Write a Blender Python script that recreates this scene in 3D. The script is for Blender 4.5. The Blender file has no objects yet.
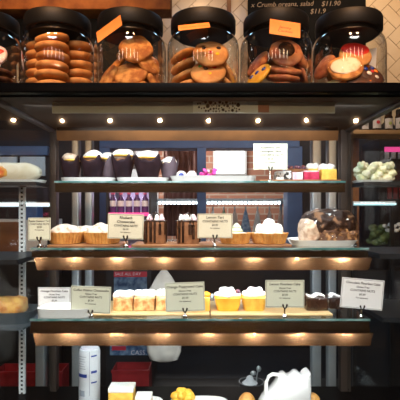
import bpy, bmesh, math, random
from mathutils import Vector, Matrix, Euler, noise
PI = math.pi
R = math.radians
random.seed(7)
SC = bpy.context.scene
COL = SC.collection

# ------------------------------------------------------------------ camera frame
CAMY, CAMZ, F = -1.2, 1.25, 450.0
def at(px, py, Y):
    d = Y - CAMY
    return Vector(((px - 200) * d / F, Y, CAMZ + (210 - py) * d / F))
def X(px, Y): return (px - 200) * (Y - CAMY) / F
def Z(py, Y): return CAMZ + (210 - py) * (Y - CAMY) / F
def S(n, Y): return n * (Y - CAMY) / F          # length of n pixels at depth Y

# ------------------------------------------------------------------ materials
def mat(name, c, rough=.6, metal=0., c2=None, scale=30., bump=0., bscale=None, emit=0., ecol=None, spec=.5,
        detail=4., lo=.4, hi=.62, coat=0., sub=0.):
    m = bpy.data.materials.new(name); m.use_nodes = True
    nt = m.node_tree; b = nt.nodes['Principled BSDF']
    b.inputs['Base Color'].default_value = (*c, 1); b.inputs['Roughness'].default_value = rough
    b.inputs['Metallic'].default_value = metal
    b.inputs['Specular IOR Level'].default_value = spec
    if coat: b.inputs['Coat Weight'].default_value = coat; b.inputs['Coat Roughness'].default_value = .08
    if sub:
        b.inputs['Subsurface Weight'].default_value = sub
        b.inputs['Subsurface Radius'].default_value = (.01, .006, .004); b.inputs['Subsurface Scale'].default_value = .6
    tc = nt.nodes.new('ShaderNodeTexCoord')
    if c2 is not None:
        n = nt.nodes.new('ShaderNodeTexNoise'); n.inputs['Scale'].default_value = scale; n.inputs['Detail'].default_value = detail
        r = nt.nodes.new('ShaderNodeValToRGB')
        r.color_ramp.elements[0].position = lo; r.color_ramp.elements[0].color = (*c, 1)
        r.color_ramp.elements[1].position = hi; r.color_ramp.elements[1].color = (*c2, 1)
        nt.links.new(tc.outputs['Object'], n.inputs['Vector']); nt.links.new(n.outputs['Fac'], r.inputs['Fac'])
        nt.links.new(r.outputs['Color'], b.inputs['Base Color'])
    if bump:
        n = nt.nodes.new('ShaderNodeTexNoise'); n.inputs['Scale'].default_value = bscale or scale; n.inputs['Detail'].default_value = 5
        bp = nt.nodes.new('ShaderNodeBump'); bp.inputs['Strength'].default_value = bump; bp.inputs['Distance'].default_value = .003
        nt.links.new(tc.outputs['Object'], n.inputs['Vector']); nt.links.new(n.outputs['Fac'], bp.inputs['Height'])
        nt.links.new(bp.outputs['Normal'], b.inputs['Normal'])
    if emit:
        b.inputs['Emission Color'].default_value = (*(ecol or c), 1); b.inputs['Emission Strength'].default_value = emit
    return m

def glass(name, tint, base=.04, rough=.04, power=4., mul=.8, bump=0.):
    """thin clear pane: transparent, with a mirror share that rises at grazing angles"""
    m = bpy.data.materials.new(name); m.use_nodes = True
    nt = m.node_tree; nt.nodes.remove(nt.nodes['Principled BSDF'])
    out = nt.nodes['Material Output']
    t = nt.nodes.new('ShaderNodeBsdfTransparent'); t.inputs['Color'].default_value = (*tint, 1)
    g = nt.nodes.new('ShaderNodeBsdfGlossy'); g.inputs['Roughness'].default_value = rough; g.inputs['Color'].default_value = (1, 1, 1, 1)
    lw = nt.nodes.new('ShaderNodeLayerWeight'); lw.inputs['Blend'].default_value = .5
    p = nt.nodes.new('ShaderNodeMath'); p.operation = 'POWER'; p.inputs[1].default_value = power
    q = nt.nodes.new('ShaderNodeMath'); q.operation = 'MULTIPLY_ADD'; q.inputs[1].default_value = mul; q.inputs[2].default_value = base
    q.use_clamp = True
    mx = nt.nodes.new('ShaderNodeMixShader')
    if bump:
        tc = nt.nodes.new('ShaderNodeTexCoord'); n = nt.nodes.new('ShaderNodeTexNoise'); n.inputs['Scale'].default_value = 38; n.inputs['Detail'].default_value = 3
        bp = nt.nodes.new('ShaderNodeBump'); bp.inputs['Strength'].default_value = bump; bp.inputs['Distance'].default_value = .02
        nt.links.new(tc.outputs['Object'], n.inputs['Vector']); nt.links.new(n.outputs['Fac'], bp.inputs['Height']); nt.links.new(bp.outputs['Normal'], g.inputs['Normal'])
    nt.links.new(lw.outputs['Facing'], p.inputs[0]); nt.links.new(p.outputs[0], q.inputs[0]); nt.links.new(q.outputs[0], mx.inputs[0])
    nt.links.new(t.outputs[0], mx.inputs[1]); nt.links.new(g.outputs[0], mx.inputs[2]); nt.links.new(mx.outputs[0], out.inputs['Surface'])
    return m

M = {}
M['jar'] = glass('jar glass', (.95, .95, .94), .05, .02, 2., .9)
M['pane'] = glass('front pane glass', (.93, .95, .95), .05, .02, 5., .25)
M['divider'] = glass('divider glass', (.93, .95, .95), .012, .02, 4., .10)
M['shelfglass'] = glass('shelf glass', (.92, .96, .95), .05, .05, 5.)
M['wrap'] = glass('clear plastic wrap', (.93, .93, .94), .022, .07, 3., .04)
M['gedge'] = mat('green glass edge', (.06, .19, .18), .15, c2=(.42, .56, .54), scale=16, spec=.8, lo=.45, hi=.75)
M['black'] = mat('black lid plastic', (.006, .006, .007), .5, spec=.25)
M['dark'] = mat('dark steel', (.02, .022, .026), .4, .3)
M['case'] = mat('black case top', (.0015, .0015, .002), .3, spec=.03)
M['under'] = mat('case underside', (.028, .022, .018), .55, .0, c2=(.018, .014, .011), scale=5, spec=.2)
M['rail'] = mat('steel channel tinted as reflection', (.13, .12, .115), .12, 1., c2=(.2, .17, .15), scale=4)  # dark warm tint paints the room's reflection onto plain steel
M['lip'] = mat('brushed steel tinted as warm reflection', (.46, .37, .31), .085, 1., c2=(.28, .22, .185), scale=5)  # coppery base colour stands in for warm lamps mirrored in steel
M['toplip'] = mat('satin steel tinted as copper reflection', (.30, .13, .05), .4, .9, c2=(.12, .06, .03), scale=4)  # copper colour carries the warm reflected glow of the top lip
M['steel'] = mat('stainless steel', (.52, .58, .62), .4, .6, c2=(.36, .42, .46), scale=3)
M['post'] = mat('dark bronze post', (.055, .042, .036), .45, .5)
M['reflection_band'] = mat('painted grey reflection', (.58, .68, .62), .6, 0., c2=(.44, .5, .45), scale=4)  # colour of a reflection in the front glass, painted on a strip
M['reflection_pale'] = mat('painted pale reflection', (.75, .85, .78), .6)
M['hole'] = mat('dark hole', (.03, .032, .03), .7)  # slot holes, and the dark dots of the painted reflection
M['reflection_salmon'] = mat('painted salmon reflection', (.42, .19, .12), .6)
M['porcelain'] = mat('white porcelain', (.82, .81, .79), .18, spec=.6, coat=.3)
M['board'] = mat('brown serving board', (.33, .15, .06), .45, c2=(.22, .09, .035), scale=14)
M['goldboard'] = mat('gold cake board', (.72, .52, .26), .35, .25, c2=(.6, .42, .2), scale=10)
M['cream'] = mat('whipped cream', (.92, .89, .84), .5, bump=.3, bscale=60, sub=.1)
M['icing'] = mat('white icing', (.92, .9, .88), .35, c2=(.86, .8, .72), scale=30)
M['pastry'] = mat('golden pastry', (.74, .38, .10), .6, c2=(.56, .24, .055), scale=50, bump=.25, bscale=120)
M['powder'] = mat('sugar dusted filling', (.62, .56, .50), .7, c2=(.36, .25, .17), scale=60, lo=.48, hi=.66, bump=.2)
M['tulip'] = mat('black tulip paper', (.010, .006, .010), .6, c2=(.022, .013, .02), scale=25, spec=.08)
M['tulipgrey'] = mat('lilac grey tulip paper', (.10, .07, .09), .6, c2=(.05, .035, .05), scale=22)
M['sponge'] = mat('brown sponge', (.17, .065, .022), .75, c2=(.26, .11, .042), scale=50, bump=.4)
M['yellowcake'] = mat('yellow sponge', (.88, .58, .10), .65, c2=(.75, .42, .06), scale=40, bump=.2)
M['orangecake'] = mat('orange sponge', (.95, .42, .03), .55, c2=(.98, .56, .06), scale=30, bump=.2)
M['choc'] = mat('dark chocolate', (.022, .010, .006), .22, coat=.4, c2=(.045, .02, .012), scale=30)
M['choccrumb'] = mat('chocolate crumb', (.09, .035, .012), .6, c2=(.55, .30, .12), scale=60, bump=.8, bscale=90, lo=.5, hi=.66)
M['chocglaze'] = mat('dark glazed crust', (.022, .009, .005), .5, c2=(.26, .13, .06), scale=38, bump=1., bscale=80, lo=.52, hi=.64, spec=.3)
M['nutcream'] = mat('cream nut coating', (.62, .48, .36), .5, c2=(.3, .17, .1), scale=55, bump=.9, bscale=80, lo=.45, hi=.7)
M['crumble'] = mat('baked crumble', (.82, .55, .25), .7, c2=(.50, .22, .07), scale=60, bump=.8, bscale=80)
M['raspberry'] = mat('raspberry jelly', (.42, .015, .06), .25, c2=(.62, .05, .13), scale=40, coat=.4)
M['pinkslice'] = mat('pink cream slice', (.85, .45, .55), .5, c2=(.92, .8, .8), scale=40)
M['speckle'] = mat('speckled black and white slice', (.9, .88, .85), .6, c2=(.02, .02, .02), scale=95, lo=.5, hi=.56)
M['berry'] = mat('dark berries', (.07, .03, .10), .3, c2=(.3, .09, .06), scale=40, coat=.4)
M['magenta'] = mat('magenta petals', (.55, .02, .26), .45, c2=(.75, .10, .42), scale=60)
M['pistachio'] = mat('pistachio cream', (.50, .62, .35), .5, c2=(.75, .78, .6), scale=40, bump=.3)
M['card'] = mat('cream price card', (.72, .72, .57), .6)
M['cardtan'] = mat('tan price card', (.72, .66, .50), .6)
M['cardwhite'] = mat('white price card', (.9, .88, .87), .6)
M['ink'] = mat('black ink', (.02, .018, .015), .7)
M['chrome'] = mat('chrome', (.75, .75, .75), .15, 1.)
M['orangepaper'] = mat('orange paper tag', (.85, .24, .04), .65, c2=(.9, .32, .08), scale=8)
M['bisc'] = mat('ginger biscuit', (.62, .29, .085), .7, c2=(.46, .17, .04), scale=22, bump=.5, bscale=70)
M['anzac'] = mat('oat cookie', (.66, .31, .08), .75, c2=(.34, .11, .022), scale=45, bump=1., bscale=75)
M['chipcookie'] = mat('pale chip cookie', (.62, .32, .11), .7, c2=(.46, .2, .055), scale=25, bump=.4, bscale=70)
M['jamcookie'] = mat('red brown cookie', (.27, .07, .028), .6, c2=(.42, .17, .065), scale=45, bump=.7, bscale=75)
M['darkcookie'] = mat('chocolate cookie', (.04, .016, .009), .6, c2=(.10, .035, .016), scale=40, bump=.6, bscale=70)
M['yellowicing'] = mat('yellow icing', (.85, .48, .05), .45, c2=(.8, .38, .03), scale=20)
M['redicing'] = mat('red icing', (.62, .02, .012), .4)
M['whiteicing'] = mat('cream icing on cookie', (.85, .72, .55), .5, c2=(.7, .45, .22), scale=45, lo=.5, hi=.7, bump=.4)
for n_, c_ in (('red', (.6, .02, .02)), ('blue', (.02, .05, .3)), ('yellow', (.85, .55, .03)), ('brown', (.03, .012, .008)), ('green', (.05, .3, .05)), ('orange', (.8, .22, .02)), ('white', (.85, .8, .72))):
    M['candy_' + n_] = mat(n_ + ' candy shell', c_, .25, coat=.4)
M['navy'] = mat('navy painted timber', (.06, .115, .25), .5, c2=(.05, .095, .21), scale=6)
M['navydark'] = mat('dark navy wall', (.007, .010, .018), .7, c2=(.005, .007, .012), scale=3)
M['floor'] = mat('dark floor', (.03, .03, .035), .6, c2=(.02, .02, .02), scale=3)
M['ceil'] = mat('dark ceiling', (.03, .028, .025), .8)
M['frontwall'] = mat('warm timber wall', (.16, .09, .05), .8, c2=(.10, .055, .03), scale=2)
M['tile'] = mat('cream glazed tile', (.74, .60, .44), .22, c2=(.68, .53, .37), scale=3)
M['grout'] = mat('brown grout', (.20, .11, .05), .85)
M['beam'] = mat('rough orange timber', (.45, .16, .035), .7, c2=(.18, .05, .012), scale=12, bump=.5, lo=.35, hi=.7)
M['timber'] = mat('brown timber trim', (.26, .11, .04), .6, c2=(.18, .07, .025), scale=9)
M['chalk'] = mat('blackboard', (.006, .006, .006), .7, c2=(.010, .009, .009), scale=5, spec=.06)
M['chalkwriting'] = mat('chalk writing', (.34, .25, .18), .9)
M['led'] = mat('LED diodes', (1, 1, 1), .4, emit=9., ecol=(.85, .95, 1.))
M['ledcyan'] = mat('cool LED tube', (1, 1, 1), .4, emit=1.3, ecol=(.35, .75, .85))
M['ledbody'] = mat('white rail', (.7, .72, .74), .5)
M['glint_strip'] = mat('added glint strip', (1, 1, 1), .5, emit=14., ecol=(1., .82, .62))  # emitter made for streak highlights on the jar glass
M['daylight'] = mat('bright daylight beyond window', (1, 1, 1), .5, emit=2.6, ecol=(1., .97, .93))
M['bagwhite'] = mat('white cotton', (.78, .72, .66), .85, c2=(.62, .56, .5), scale=9, bump=.3, bscale=25)
M['bagpink'] = mat('pinkish piping bag', (.75, .55, .45), .6, c2=(.6, .4, .32), scale=9)
M['bagblue'] = mat('blue printed bag', (.13, .22, .36), .6, c2=(.4, .5, .6), scale=40)
M['redplastic'] = mat('red plastic', (.30, .018, .025), .45, c2=(.22, .012, .018), scale=10)
M['redfoil'] = mat('red crinkled foil', (.35, .02, .03), .35, c2=(.22, .01, .015), scale=18, bump=.8, bscale=20)
M['canwhite'] = mat('white can', (.66, .70, .74), .35)
M['canblue'] = mat('blue print', (.02, .05, .28), .5)
M['greytext'] = mat('grey print', (.3, .34, .4), .6)
M['pinkglow'] = mat('pink backlit price rail', (.9, .06, .3), .5, emit=.9, ecol=(1., .08, .35))
M['pinkcap'] = mat('pink bottle cap', (.85, .1, .25), .4)
M['drink'] = mat('dark berry drink', (.08, .03, .14), .2, c2=(.14, .05, .22), scale=20, coat=.4)
M['label'] = mat('pale label', (.75, .72, .8), .6)
M['fridge'] = mat('dark fridge body', (.012, .014, .02), .5)
M['fridgein'] = mat('pale fridge lining', (.55, .5, .62), .6)
M['bluepic'] = mat('blue photo print', (.03, .08, .2), .5, c2=(.25, .38, .55), scale=22, lo=.42, hi=.66)
M['redprint'] = mat('red print', (.6, .03, .06), .5)
M['lettuce'] = mat('lettuce', (.42, .55, .16), .6, c2=(.75, .8, .5), scale=40, bump=.4)
M['salad'] = mat('pale green salad', (.62, .68, .42), .6, c2=(.85, .84, .68), scale=45, bump=.6)
M['wraptort'] = mat('soft flour wrap', (.86, .80, .66), .65, c2=(.76, .66, .48), scale=22)
M['tomato'] = mat('tomato filling', (.7, .12, .03), .4, c2=(.75, .4, .08), scale=35)
M['potsteel'] = mat('dull steel pot', (.20, .22, .24), .4, .8)
M['trayd'] = mat('slate grey tray', (.07, .085, .10), .4)
M['pie'] = mat('golden pie', (.80, .45, .10), .65, c2=(.58, .22, .04), scale=35, bump=.7, bscale=60)
M['bluebox'] = mat('blue plastic box', (.03, .13, .42), .4)
M['ledgewood'] = mat('pale timber ledge', (.50, .32, .17), .5, c2=(.4, .24, .12), scale=14)
M['pinkcurtain'] = mat('dusty pink curtain', (.42, .22, .2), .8, c2=(.3, .14, .13), scale=8)
M['appl'] = mat('white appliance', (.68, .72, .78), .4)
M['flour'] = mat('white flowers', (.7, .74, .78), .6)
M['leaf'] = mat('dark leaves', (.05, .10, .04), .6, c2=(.1, .15, .05), scale=30)

def brick_mat():
    m = bpy.data.materials.new('warm brick'); m.use_nodes = True
    nt = m.node_tree; b = nt.nodes['Principled BSDF']; b.inputs['Roughness'].default_value = .85
    tc = nt.nodes.new('ShaderNodeTexCoord'); mp = nt.nodes.new('ShaderNodeMapping'); mp.inputs['Rotation'].default_value = (R(90), 0, 0)
    br = nt.nodes.new('ShaderNodeTexBrick'); br.inputs['Scale'].default_value = 1.
    br.inputs['Brick Width'].default_value = .23; br.inputs['Row Height'].default_value = .08; br.inputs['Mortar Size'].default_value = .008
    br.inputs['Color1'].default_value = (.30, .12, .08, 1); br.inputs['Color2'].default_value = (.42, .20, .14, 1); br.inputs['Mortar'].default_value = (.45, .36, .3, 1)
    nt.links.new(tc.outputs['Object'], mp.inputs['Vector']); nt.links.new(mp.outputs['Vector'], br.inputs['Vector'])
    nt.links.new(br.outputs['Color'], b.inputs['Base Color'])
    return m
M['brick'] = brick_mat()

# ------------------------------------------------------------------ mesh helpers
def T(x=0, y=0, z=0, rx=0, ry=0, rz=0, s=(1, 1, 1)):
    return Matrix.Translation((x, y, z)) @ Euler((R(rx), R(ry), R(rz))).to_matrix().to_4x4() @ Matrix.Diagonal((*s, 1))
def box(bm, x0, x1, y0, y1, z0, z1, mi=0, bev=0., m=None):
    vs = [bm.verts.new(v) for v in ((x0, y0, z0), (x1, y0, z0), (x1, y1, z0), (x0, y1, z0), (x0, y0, z1), (x1, y0, z1), (x1, y1, z1), (x0, y1, z1))]
    fs = [bm.faces.new([vs[i] for i in f]) for f in ((3, 2, 1, 0), (4, 5, 6, 7), (0, 1, 5, 4), (1, 2, 6, 5), (2, 3, 7, 6), (3, 0, 4, 7))]
    for f in fs: f.material_index = mi
    if m is not None: bmesh.ops.transform(bm, matrix=m, verts=vs)
    if bev:
        es = list({e for f in fs for e in f.edges})
        r = bmesh.ops.bevel(bm, geom=es, offset=bev, segments=3, affect='EDGES', profile=.6)
        for f in r['faces']: f.material_index = mi
    return vs
def lathe(bm, prof, n=32, mod=None, cap0=True, cap1=True, m=None, mi=0):
    rings = []
    for i, (r, z) in enumerate(prof):
        ring = []
        for k in range(n):
            a = 2 * PI * k / n
            rr, zz = (mod(a, i, r, z) if mod else (r, z))
            v = Vector((rr * math.cos(a), rr * math.sin(a), zz))
            ring.append(bm.verts.new(m @ v if m is not None else v))
        rings.append(ring)
    for a, b in zip(rings, rings[1:]):
        for k in range(n):
            f = bm.faces.new((a[k], a[(k + 1) % n], b[(k + 1) % n], b[k])); f.material_index = mi
    if cap0: f = bm.faces.new(list(reversed(rings[0]))); f.material_index = mi
    if cap1: f = bm.faces.new(rings[-1]); f.material_index = mi
def tube(bm, pts, r, n=8, mi=0):
    pts = [Vector(p) for p in pts]; rings = []
    rs = r if isinstance(r, (list, tuple)) else [r] * len(pts)
    for i, p in enumerate(pts):
        t = (pts[min(i + 1, len(pts) - 1)] - pts[max(i - 1, 0)]).normalized()
        u = t.cross(Vector((0, 0, 1)) if abs(t.z) < .9 else Vector((0, 1, 0))).normalized(); w = t.cross(u)
        rings.append([bm.verts.new(p + rs[i] * (math.cos(2 * PI * k / n) * u + math.sin(2 * PI * k / n) * w)) for k in range(n)])
    for a, b in zip(rings, rings[1:]):
        for k in range(n):
            f = bm.faces.new((a[k], a[(k + 1) % n], b[(k + 1) % n], b[k])); f.material_index = mi
    f = bm.faces.new(list(reversed(rings[0]))); f.material_index = mi
    f = bm.faces.new(rings[-1]); f.material_index = mi
def lump(bm, c, rad, amp=0., freq=20., seed=0, sub=3, m=None, zpow=1., flat=None, xypow=1., jit=0.):
    rj = random.Random(int(seed * 10) + 1)
    r = bmesh.ops.create_icosphere(bm, subdivisions=sub, radius=1)
    c = Vector(c)
    for v in r['verts']:
        p = v.co.copy()
        sg = lambda q, e: math.copysign(abs(q) ** e, q)
        p = Vector((sg(p.x, xypow) * rad[0], sg(p.y, xypow) * rad[1], sg(p.z, zpow) * rad[2]))
        if flat is not None and p.z < flat: p.z = flat
        if amp:
            nn = noise.noise(p * freq + Vector((seed * 3.1, seed * 1.7, seed)))
            p += v.co.normalized() * nn * amp
        if jit: p += Vector((rj.uniform(-jit, jit), rj.uniform(-jit, jit), rj.uniform(0, jit) if flat is not None else rj.uniform(-jit, jit)))
        v.co = (m @ p if m is not None else p) + c
def prism(bm, pts, y0, y1, mi=0):
    """outline in x,z pushed from y0 to y1"""
    a = [bm.verts.new((x, y0, z)) for x, z in pts]; b = [bm.verts.new((x, y1, z)) for x, z in pts]
    n = len(pts)
    fs = [bm.faces.new(a), bm.faces.new(list(reversed(b)))]
    for k in range(n): fs.append(bm.faces.new((a[k], b[k], b[(k + 1) % n], a[(k + 1) % n])))
    for f in fs: f.material_index = mi
def xprism(bm, pts, x0, x1, cut=0.):
    """outline in y,z pushed along x"""
    zs = [p[1] for p in pts]; zt = max(zs); zb = min(zs)
    sk = lambda z: cut * (zt - z) / max(zt - zb, 1e-6)
    a = [bm.verts.new((x0 + sk(z), y, z)) for y, z in pts]; b = [bm.verts.new((x1 - sk(z), y, z)) for y, z in pts]
    n = len(pts)
    bm.faces.new(a); bm.faces.new(list(reversed(b)))
    for k in range(n): bm.faces.new((a[k], b[k], b[(k + 1) % n], a[(k + 1) % n]))
def text(bm, s, size, m, align='CENTER', mi=0, shear=0., bold=0.):
    cu = bpy.data.curves.new('t', 'FONT'); cu.body = s; cu.size = size; cu.align_x = align; cu.align_y = 'CENTER'
    cu.shear = shear; cu.offset = bold * size; cu.resolution_u = 2
    o = bpy.data.objects.new('t', cu); COL.objects.link(o)
    dg = bpy.context.evaluated_depsgraph_get(); dg.update()
    me = bpy.data.meshes.new_from_object(o.evaluated_get(dg))
    me.transform(m)
    for p in me.polygons: p.material_index = mi
    bm.from_mesh(me)
    bpy.data.objects.remove(o); bpy.data.curves.remove(cu); bpy.data.meshes.remove(me)
FRONT = Matrix.Rotation(R(90), 4, 'X')      # writes on a wall that faces the camera

def finish(name, bm, mats, parent=None, loc=(0, 0, 0), smooth=True, angle=40, rot=None, recalc=True):
    me = bpy.data.meshes.new(name)
    if recalc: bmesh.ops.recalc_face_normals(bm, faces=bm.faces)
    bm.to_mesh(me); bm.free()
    for mm in (mats if isinstance(mats, (list, tuple)) else [mats]): me.materials.append(M[mm] if isinstance(mm, str) else mm)
    if smooth:
        for p in me.polygons: p.use_smooth = True
        me.set_sharp_from_angle(angle=R(angle))
    o = bpy.data.objects.new(name, me); COL.objects.link(o)
    o.location = loc
    if rot: o.rotation_euler = [R(a) for a in rot]
    if parent is not None: o.parent = parent
    return o
def tag(o, label, cat, group=None):
    o['label'] = label; o['category'] = cat
    if group: o['group'] = group
    return o
def thing(name, label, cat, loc, group=None, rz=0, rot=None):
    o = bpy.data.objects.new(name, None); COL.objects.link(o); o.empty_display_size = .03
    o.location = loc; o.rotation_euler = [R(a) for a in rot] if rot else (0, 0, R(rz))
    return tag(o, label, cat, group)
def part(name, parent, mats, fn, **k):
    bm = bmesh.new(); fn(bm); return finish(name, bm, mats, parent, **k)
def struct(name, mats, fn, parent=None, **k):
    o = part(name, parent, mats, fn, **k)
    if parent is None: o['kind'] = 'structure'
    return o
ORD = ['topmost', 'second from top', 'third from top', 'fourth from top', 'fifth from top', 'lowest']
def dup(o, loc, label, group=None, rot=None):
    r = o.copy(); COL.objects.link(r); r.location = loc; r['label'] = label
    if group: r['group'] = group
    if rot: r.rotation_euler = [R(a) for a in rot]
    for ch in o.children:
        c = ch.copy(); COL.objects.link(c); c.parent = r
        for g in ch.children:
            d = g.copy(); COL.objects.link(d); d.parent = c
    return r

# ================================================================== SETTING
WY = 2.0                                     # wall behind the counter
struct('floor', 'floor', lambda b: box(b, -3, 3, -4, 4.6, -.05, 0))
struct('ceiling', 'ceil', lambda b: box(b, -3, 3, -4, 4.6, 3.2, 3.25))
struct('wall_front', 'frontwall', lambda b: box(b, -3, 3, -4.1, -4, 0, 3.2))
wf = struct('added_glint_strips', 'navy', lambda b: [box(b, -2.6, 2.6, -4.0, -3.96, 2.56, 2.60), box(b, -2.6, 2.6, -4.0, -3.96, 3.10, 3.14)])  # added glowing strips out of view, there to streak the jars with glints
for x_ in (-2.2, -1.3, -.45, .4, 1.25, 2.1):
    part('pane', wf, 'glint_strip', lambda b: box(b, x_ - .07, x_ + .07, -3.99, -3.975, 2.60, 3.10))
struct('wall_left', 'navydark', lambda b: box(b, -2.6, -2.5, .9, 4.5, 0, 3.2))
struct('wall_right', 'navydark', lambda b: box(b, 2.5, 2.6, .9, 4.5, 0, 3.2))
OX0, OX1, OZ0, OZ1 = X(108, WY), X(291, WY), Z(246, WY), Z(147, WY)
def wall_back(b):
    box(b, -2.5, OX0, WY, WY + .12, 0, 1.9)
    box(b, OX1, 2.5, WY, WY + .12, 0, 1.9)
    box(b, OX0, OX1, WY, WY + .12, 0, OZ0)
    box(b, OX0, OX1, WY, WY + .12, OZ1, 1.9)
wl = struct('wall_back', 'navydark', wall_back)
part('plaster', wl, 'grout', lambda b: box(b, -2.5, 2.5, WY, WY + .12, 1.9, 3.2))
def tiles(b):
    w = .082; g = .0035
    rot = Matrix.Rotation(R(45), 3, 'Z')
    for i in range(-40, 41):
        for j in range(-20, 21):
            ox, oy = (i + 2 * j) * w, (-i + 2 * j) * w
            for (dx, dy, sx, sy) in ((0, 0, 2, 1), (2, 0, 1, 2)):
                cx, cy = ox + (dx + sx / 2) * w, oy + (dy + sy / 2) * w
                c = rot @ Vector((cx, cy, 0))
                if not (-.7 < c.x < 1.6 and -.5 < c.y < .6): continue
                hx, hy = sx * w / 2 - g / 2, sy * w / 2 - g / 2
                q = [rot @ Vector((cx + a * hx, cy + e * hy, 0)) for a, e in ((-1, -1), (1, -1), (1, 1), (-1, 1))]
                f = [b.verts.new((p.x, WY - .006, 2.42 + p.y)) for p in q]
                k = [b.verts.new((p.x, WY + .001, 2.42 + p.y)) for p in q]
                b.faces.new(f)
                for n in range(4): b.faces.new((f[n], k[n], k[(n + 1) % 4], f[(n + 1) % 4]))
part('tile_facing', wl, 'tile', tiles, smooth=False)
# serving window in the wall
def wframe(b):
    t = .055
    box(b, OX0 - t, OX1 + t, WY - .03, WY + .13, OZ1 - .012, OZ1 + t, bev=.004)
    box(b, OX0 - t, OX1 + t, WY - .05, WY + .13, OZ0 - t, OZ0, bev=.004)
    box(b, OX0 - t, OX0 + .02, WY - .03, WY + .13, OZ0, OZ1, bev=.004)
    box(b, OX1 - .03, OX1 + t + .02, WY - .03, WY + .13, OZ0, OZ1, bev=.004)
    box(b, X(197, WY), X(206, WY), WY - .03, WY + .13, OZ0, OZ1, bev=.004)
w1 = struct('window_1', 'navy', wframe)
struct('trim_1', 'timber', lambda b: box(b, X(153, 1.85), X(162, 1.85), 1.82, 1.88, 1.9, 2.9, bev=.004))
struct('trim_2', 'timber', lambda b: box(b, X(227, 1.97), X(231, 1.97), 1.96, 1.99, 2.55, 2.9))
struct('trim_3', 'beam', lambda b: box(b, -2.0, X(171, 1.2), 1.18, 1.30, Z(11, 1.2), 2.62, bev=.006))
struct('wall_cupboard', 'navydark', lambda b: box(b, -2.0, X(153, 1.3), 1.3, 1.6, 1.75, 2.62))
struct('trim_12', 'navy', lambda b: box(b, X(-60, WY), X(50, WY), WY - .05, WY, Z(156, WY), Z(147, WY), bev=.004))
struct('trim_13', 'appl', lambda b: [box(b, X(-60, WY), X(18, WY), WY - .02, WY - .001, Z(176, WY), Z(157, WY)), box(b, X(21, WY), X(46, WY), WY - .02, WY - .001, Z(176, WY), Z(157, WY))])
# room beyond the serving window
struct('wall_kitchen', 'brick', lambda b: box(b, -1.6, 1.6, 4.4, 4.5, 0, 3.2))
struct('trim_11', 'appl', lambda b: box(b, -1.6, X(158, 4.3), 4.3, 4.39, 1.0, 2.4))
kw = struct('window_2', 'ledbody', lambda b: [box(b, X(213, 4.4), X(246, 4.4), 4.33, 4.4, Z(151, 4.4), Z(149, 4.4) + .02), box(b, X(213, 4.4), X(246, 4.4), 4.33, 4.4, Z(175, 4.4), Z(173.5, 4.4)),
            box(b, X(213, 4.4), X(215, 4.4), 4.33, 4.4, Z(174, 4.4), Z(150, 4.4)), box(b, X(244, 4.4), X(246, 4.4), 4.33, 4.4, Z(174, 4.4), Z(150, 4.4))])
part('pane', kw, 'daylight', lambda b: box(b, X(215, 4.4), X(244, 4.4), 4.37, 4.385, Z(174, 4.4), Z(150, 4.4)))

# chalkboard menu
cy = 1.93
cb = thing('chalkboard', 'black chalkboard menu with handwritten prices on the tiled wall', 'chalkboard', (X(306, cy), cy, Z(40, cy)))
part('board', cb, 'chalk', lambda b: box(b, X(248, cy) - X(306, cy), X(366, cy) - X(306, cy), 0, .03, -.25, .42, bev=.003))
for s_, px, py, sz in (('x Crumb oreans, salad', 282, 4.5, .0475), ('$11.90', 330.5, 3.8, .048), ('$11.9', 317.5, 11.5, .048)):
    part('chalk_writing', cb, 'chalkwriting', lambda b: text(b, s_, sz, Matrix.Translation((X(px, cy) - X(306, cy), -.002, Z(py, cy) - Z(40, cy))) @ Matrix.Rotation(R(-1.5), 4, 'Y') @ FRONT, shear=.25), smooth=False)

# ================================================================== DISPLAY CASE
ZT0, ZT1 = 1.556, 1.582                       # top slab
CW = .556                                     # middle bay half width
case = thing('display_case', 'black glass-fronted bakery display case with copper-toned shelf rails', 'display case', (0, .25, 0))
cy0 = .25
def P(fn):                                    # shift world coordinates into the case's own
    def g(b):
        fn(b); bmesh.ops.translate(b, vec=(0, -cy0, 0), verts=b.verts)
    return g
part('top_slab', case, 'case', P(lambda b: box(b, -.582, .582, -.03, .56, ZT0, ZT1, bev=.003)))
part('underside_panel', case, 'under', P(lambda b: box(b, -.574, .574, .004, .55, ZT0 - .004, ZT0 - .0005)))
part('reflection_band', case, 'reflection_band', P(lambda b: box(b, X(52, .06), X(335, .06), .06, .066, Z(113, .06), ZT0 - .004)))  # solid band modelled after a reflection in the front glass
pf = part('reflection_panel', case, 'reflection_pale', P(lambda b: box(b, X(193, .055), X(258, .055), .054, .0595, Z(112.5, .055), Z(99, .055))))  # lighter stretch of the same modelled reflection
def dot_marks(b):
    rn = random.Random(3); pts = []
    for cx, cy_, rr, n in ((226.5, 105.5, 14, 700), (211, 107, 8, 120), (202, 107, 6, 30)):
        for _ in range(n):
            x, y, r = cx + rn.uniform(-rr, rr), cy_ + rn.uniform(-6.2, 5.8), rn.choice((.7, .9, 1.1, 1.5, 2.))
            if abs(y - 105.7) + r > 6.6 or abs(x - cx) + r > rr: continue
            if all((x - a) ** 2 + (y - c) ** 2 > (r + d + .45) ** 2 for a, c, d in pts): pts.append((x, y, r))
    for x, y, r in pts:
        q = at(x, y, .0535)
        lathe(b, [(S(r, .0535), 0), (S(r, .0535), .0008)], 12, m=Matrix.Translation((q.x, .0542, q.z)) @ FRONT)
part('reflection_dots', pf, 'hole', P(dot_marks))  # dotted motif of the reflection, laid on as small dark discs
part('reflection_tag', case, 'reflection_salmon', P(lambda b: box(b, X(258, .055), X(269, .055), .054, .0595, Z(112, .055), Z(105, .055))))  # salmon end of the reflection, built as a flat piece
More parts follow.
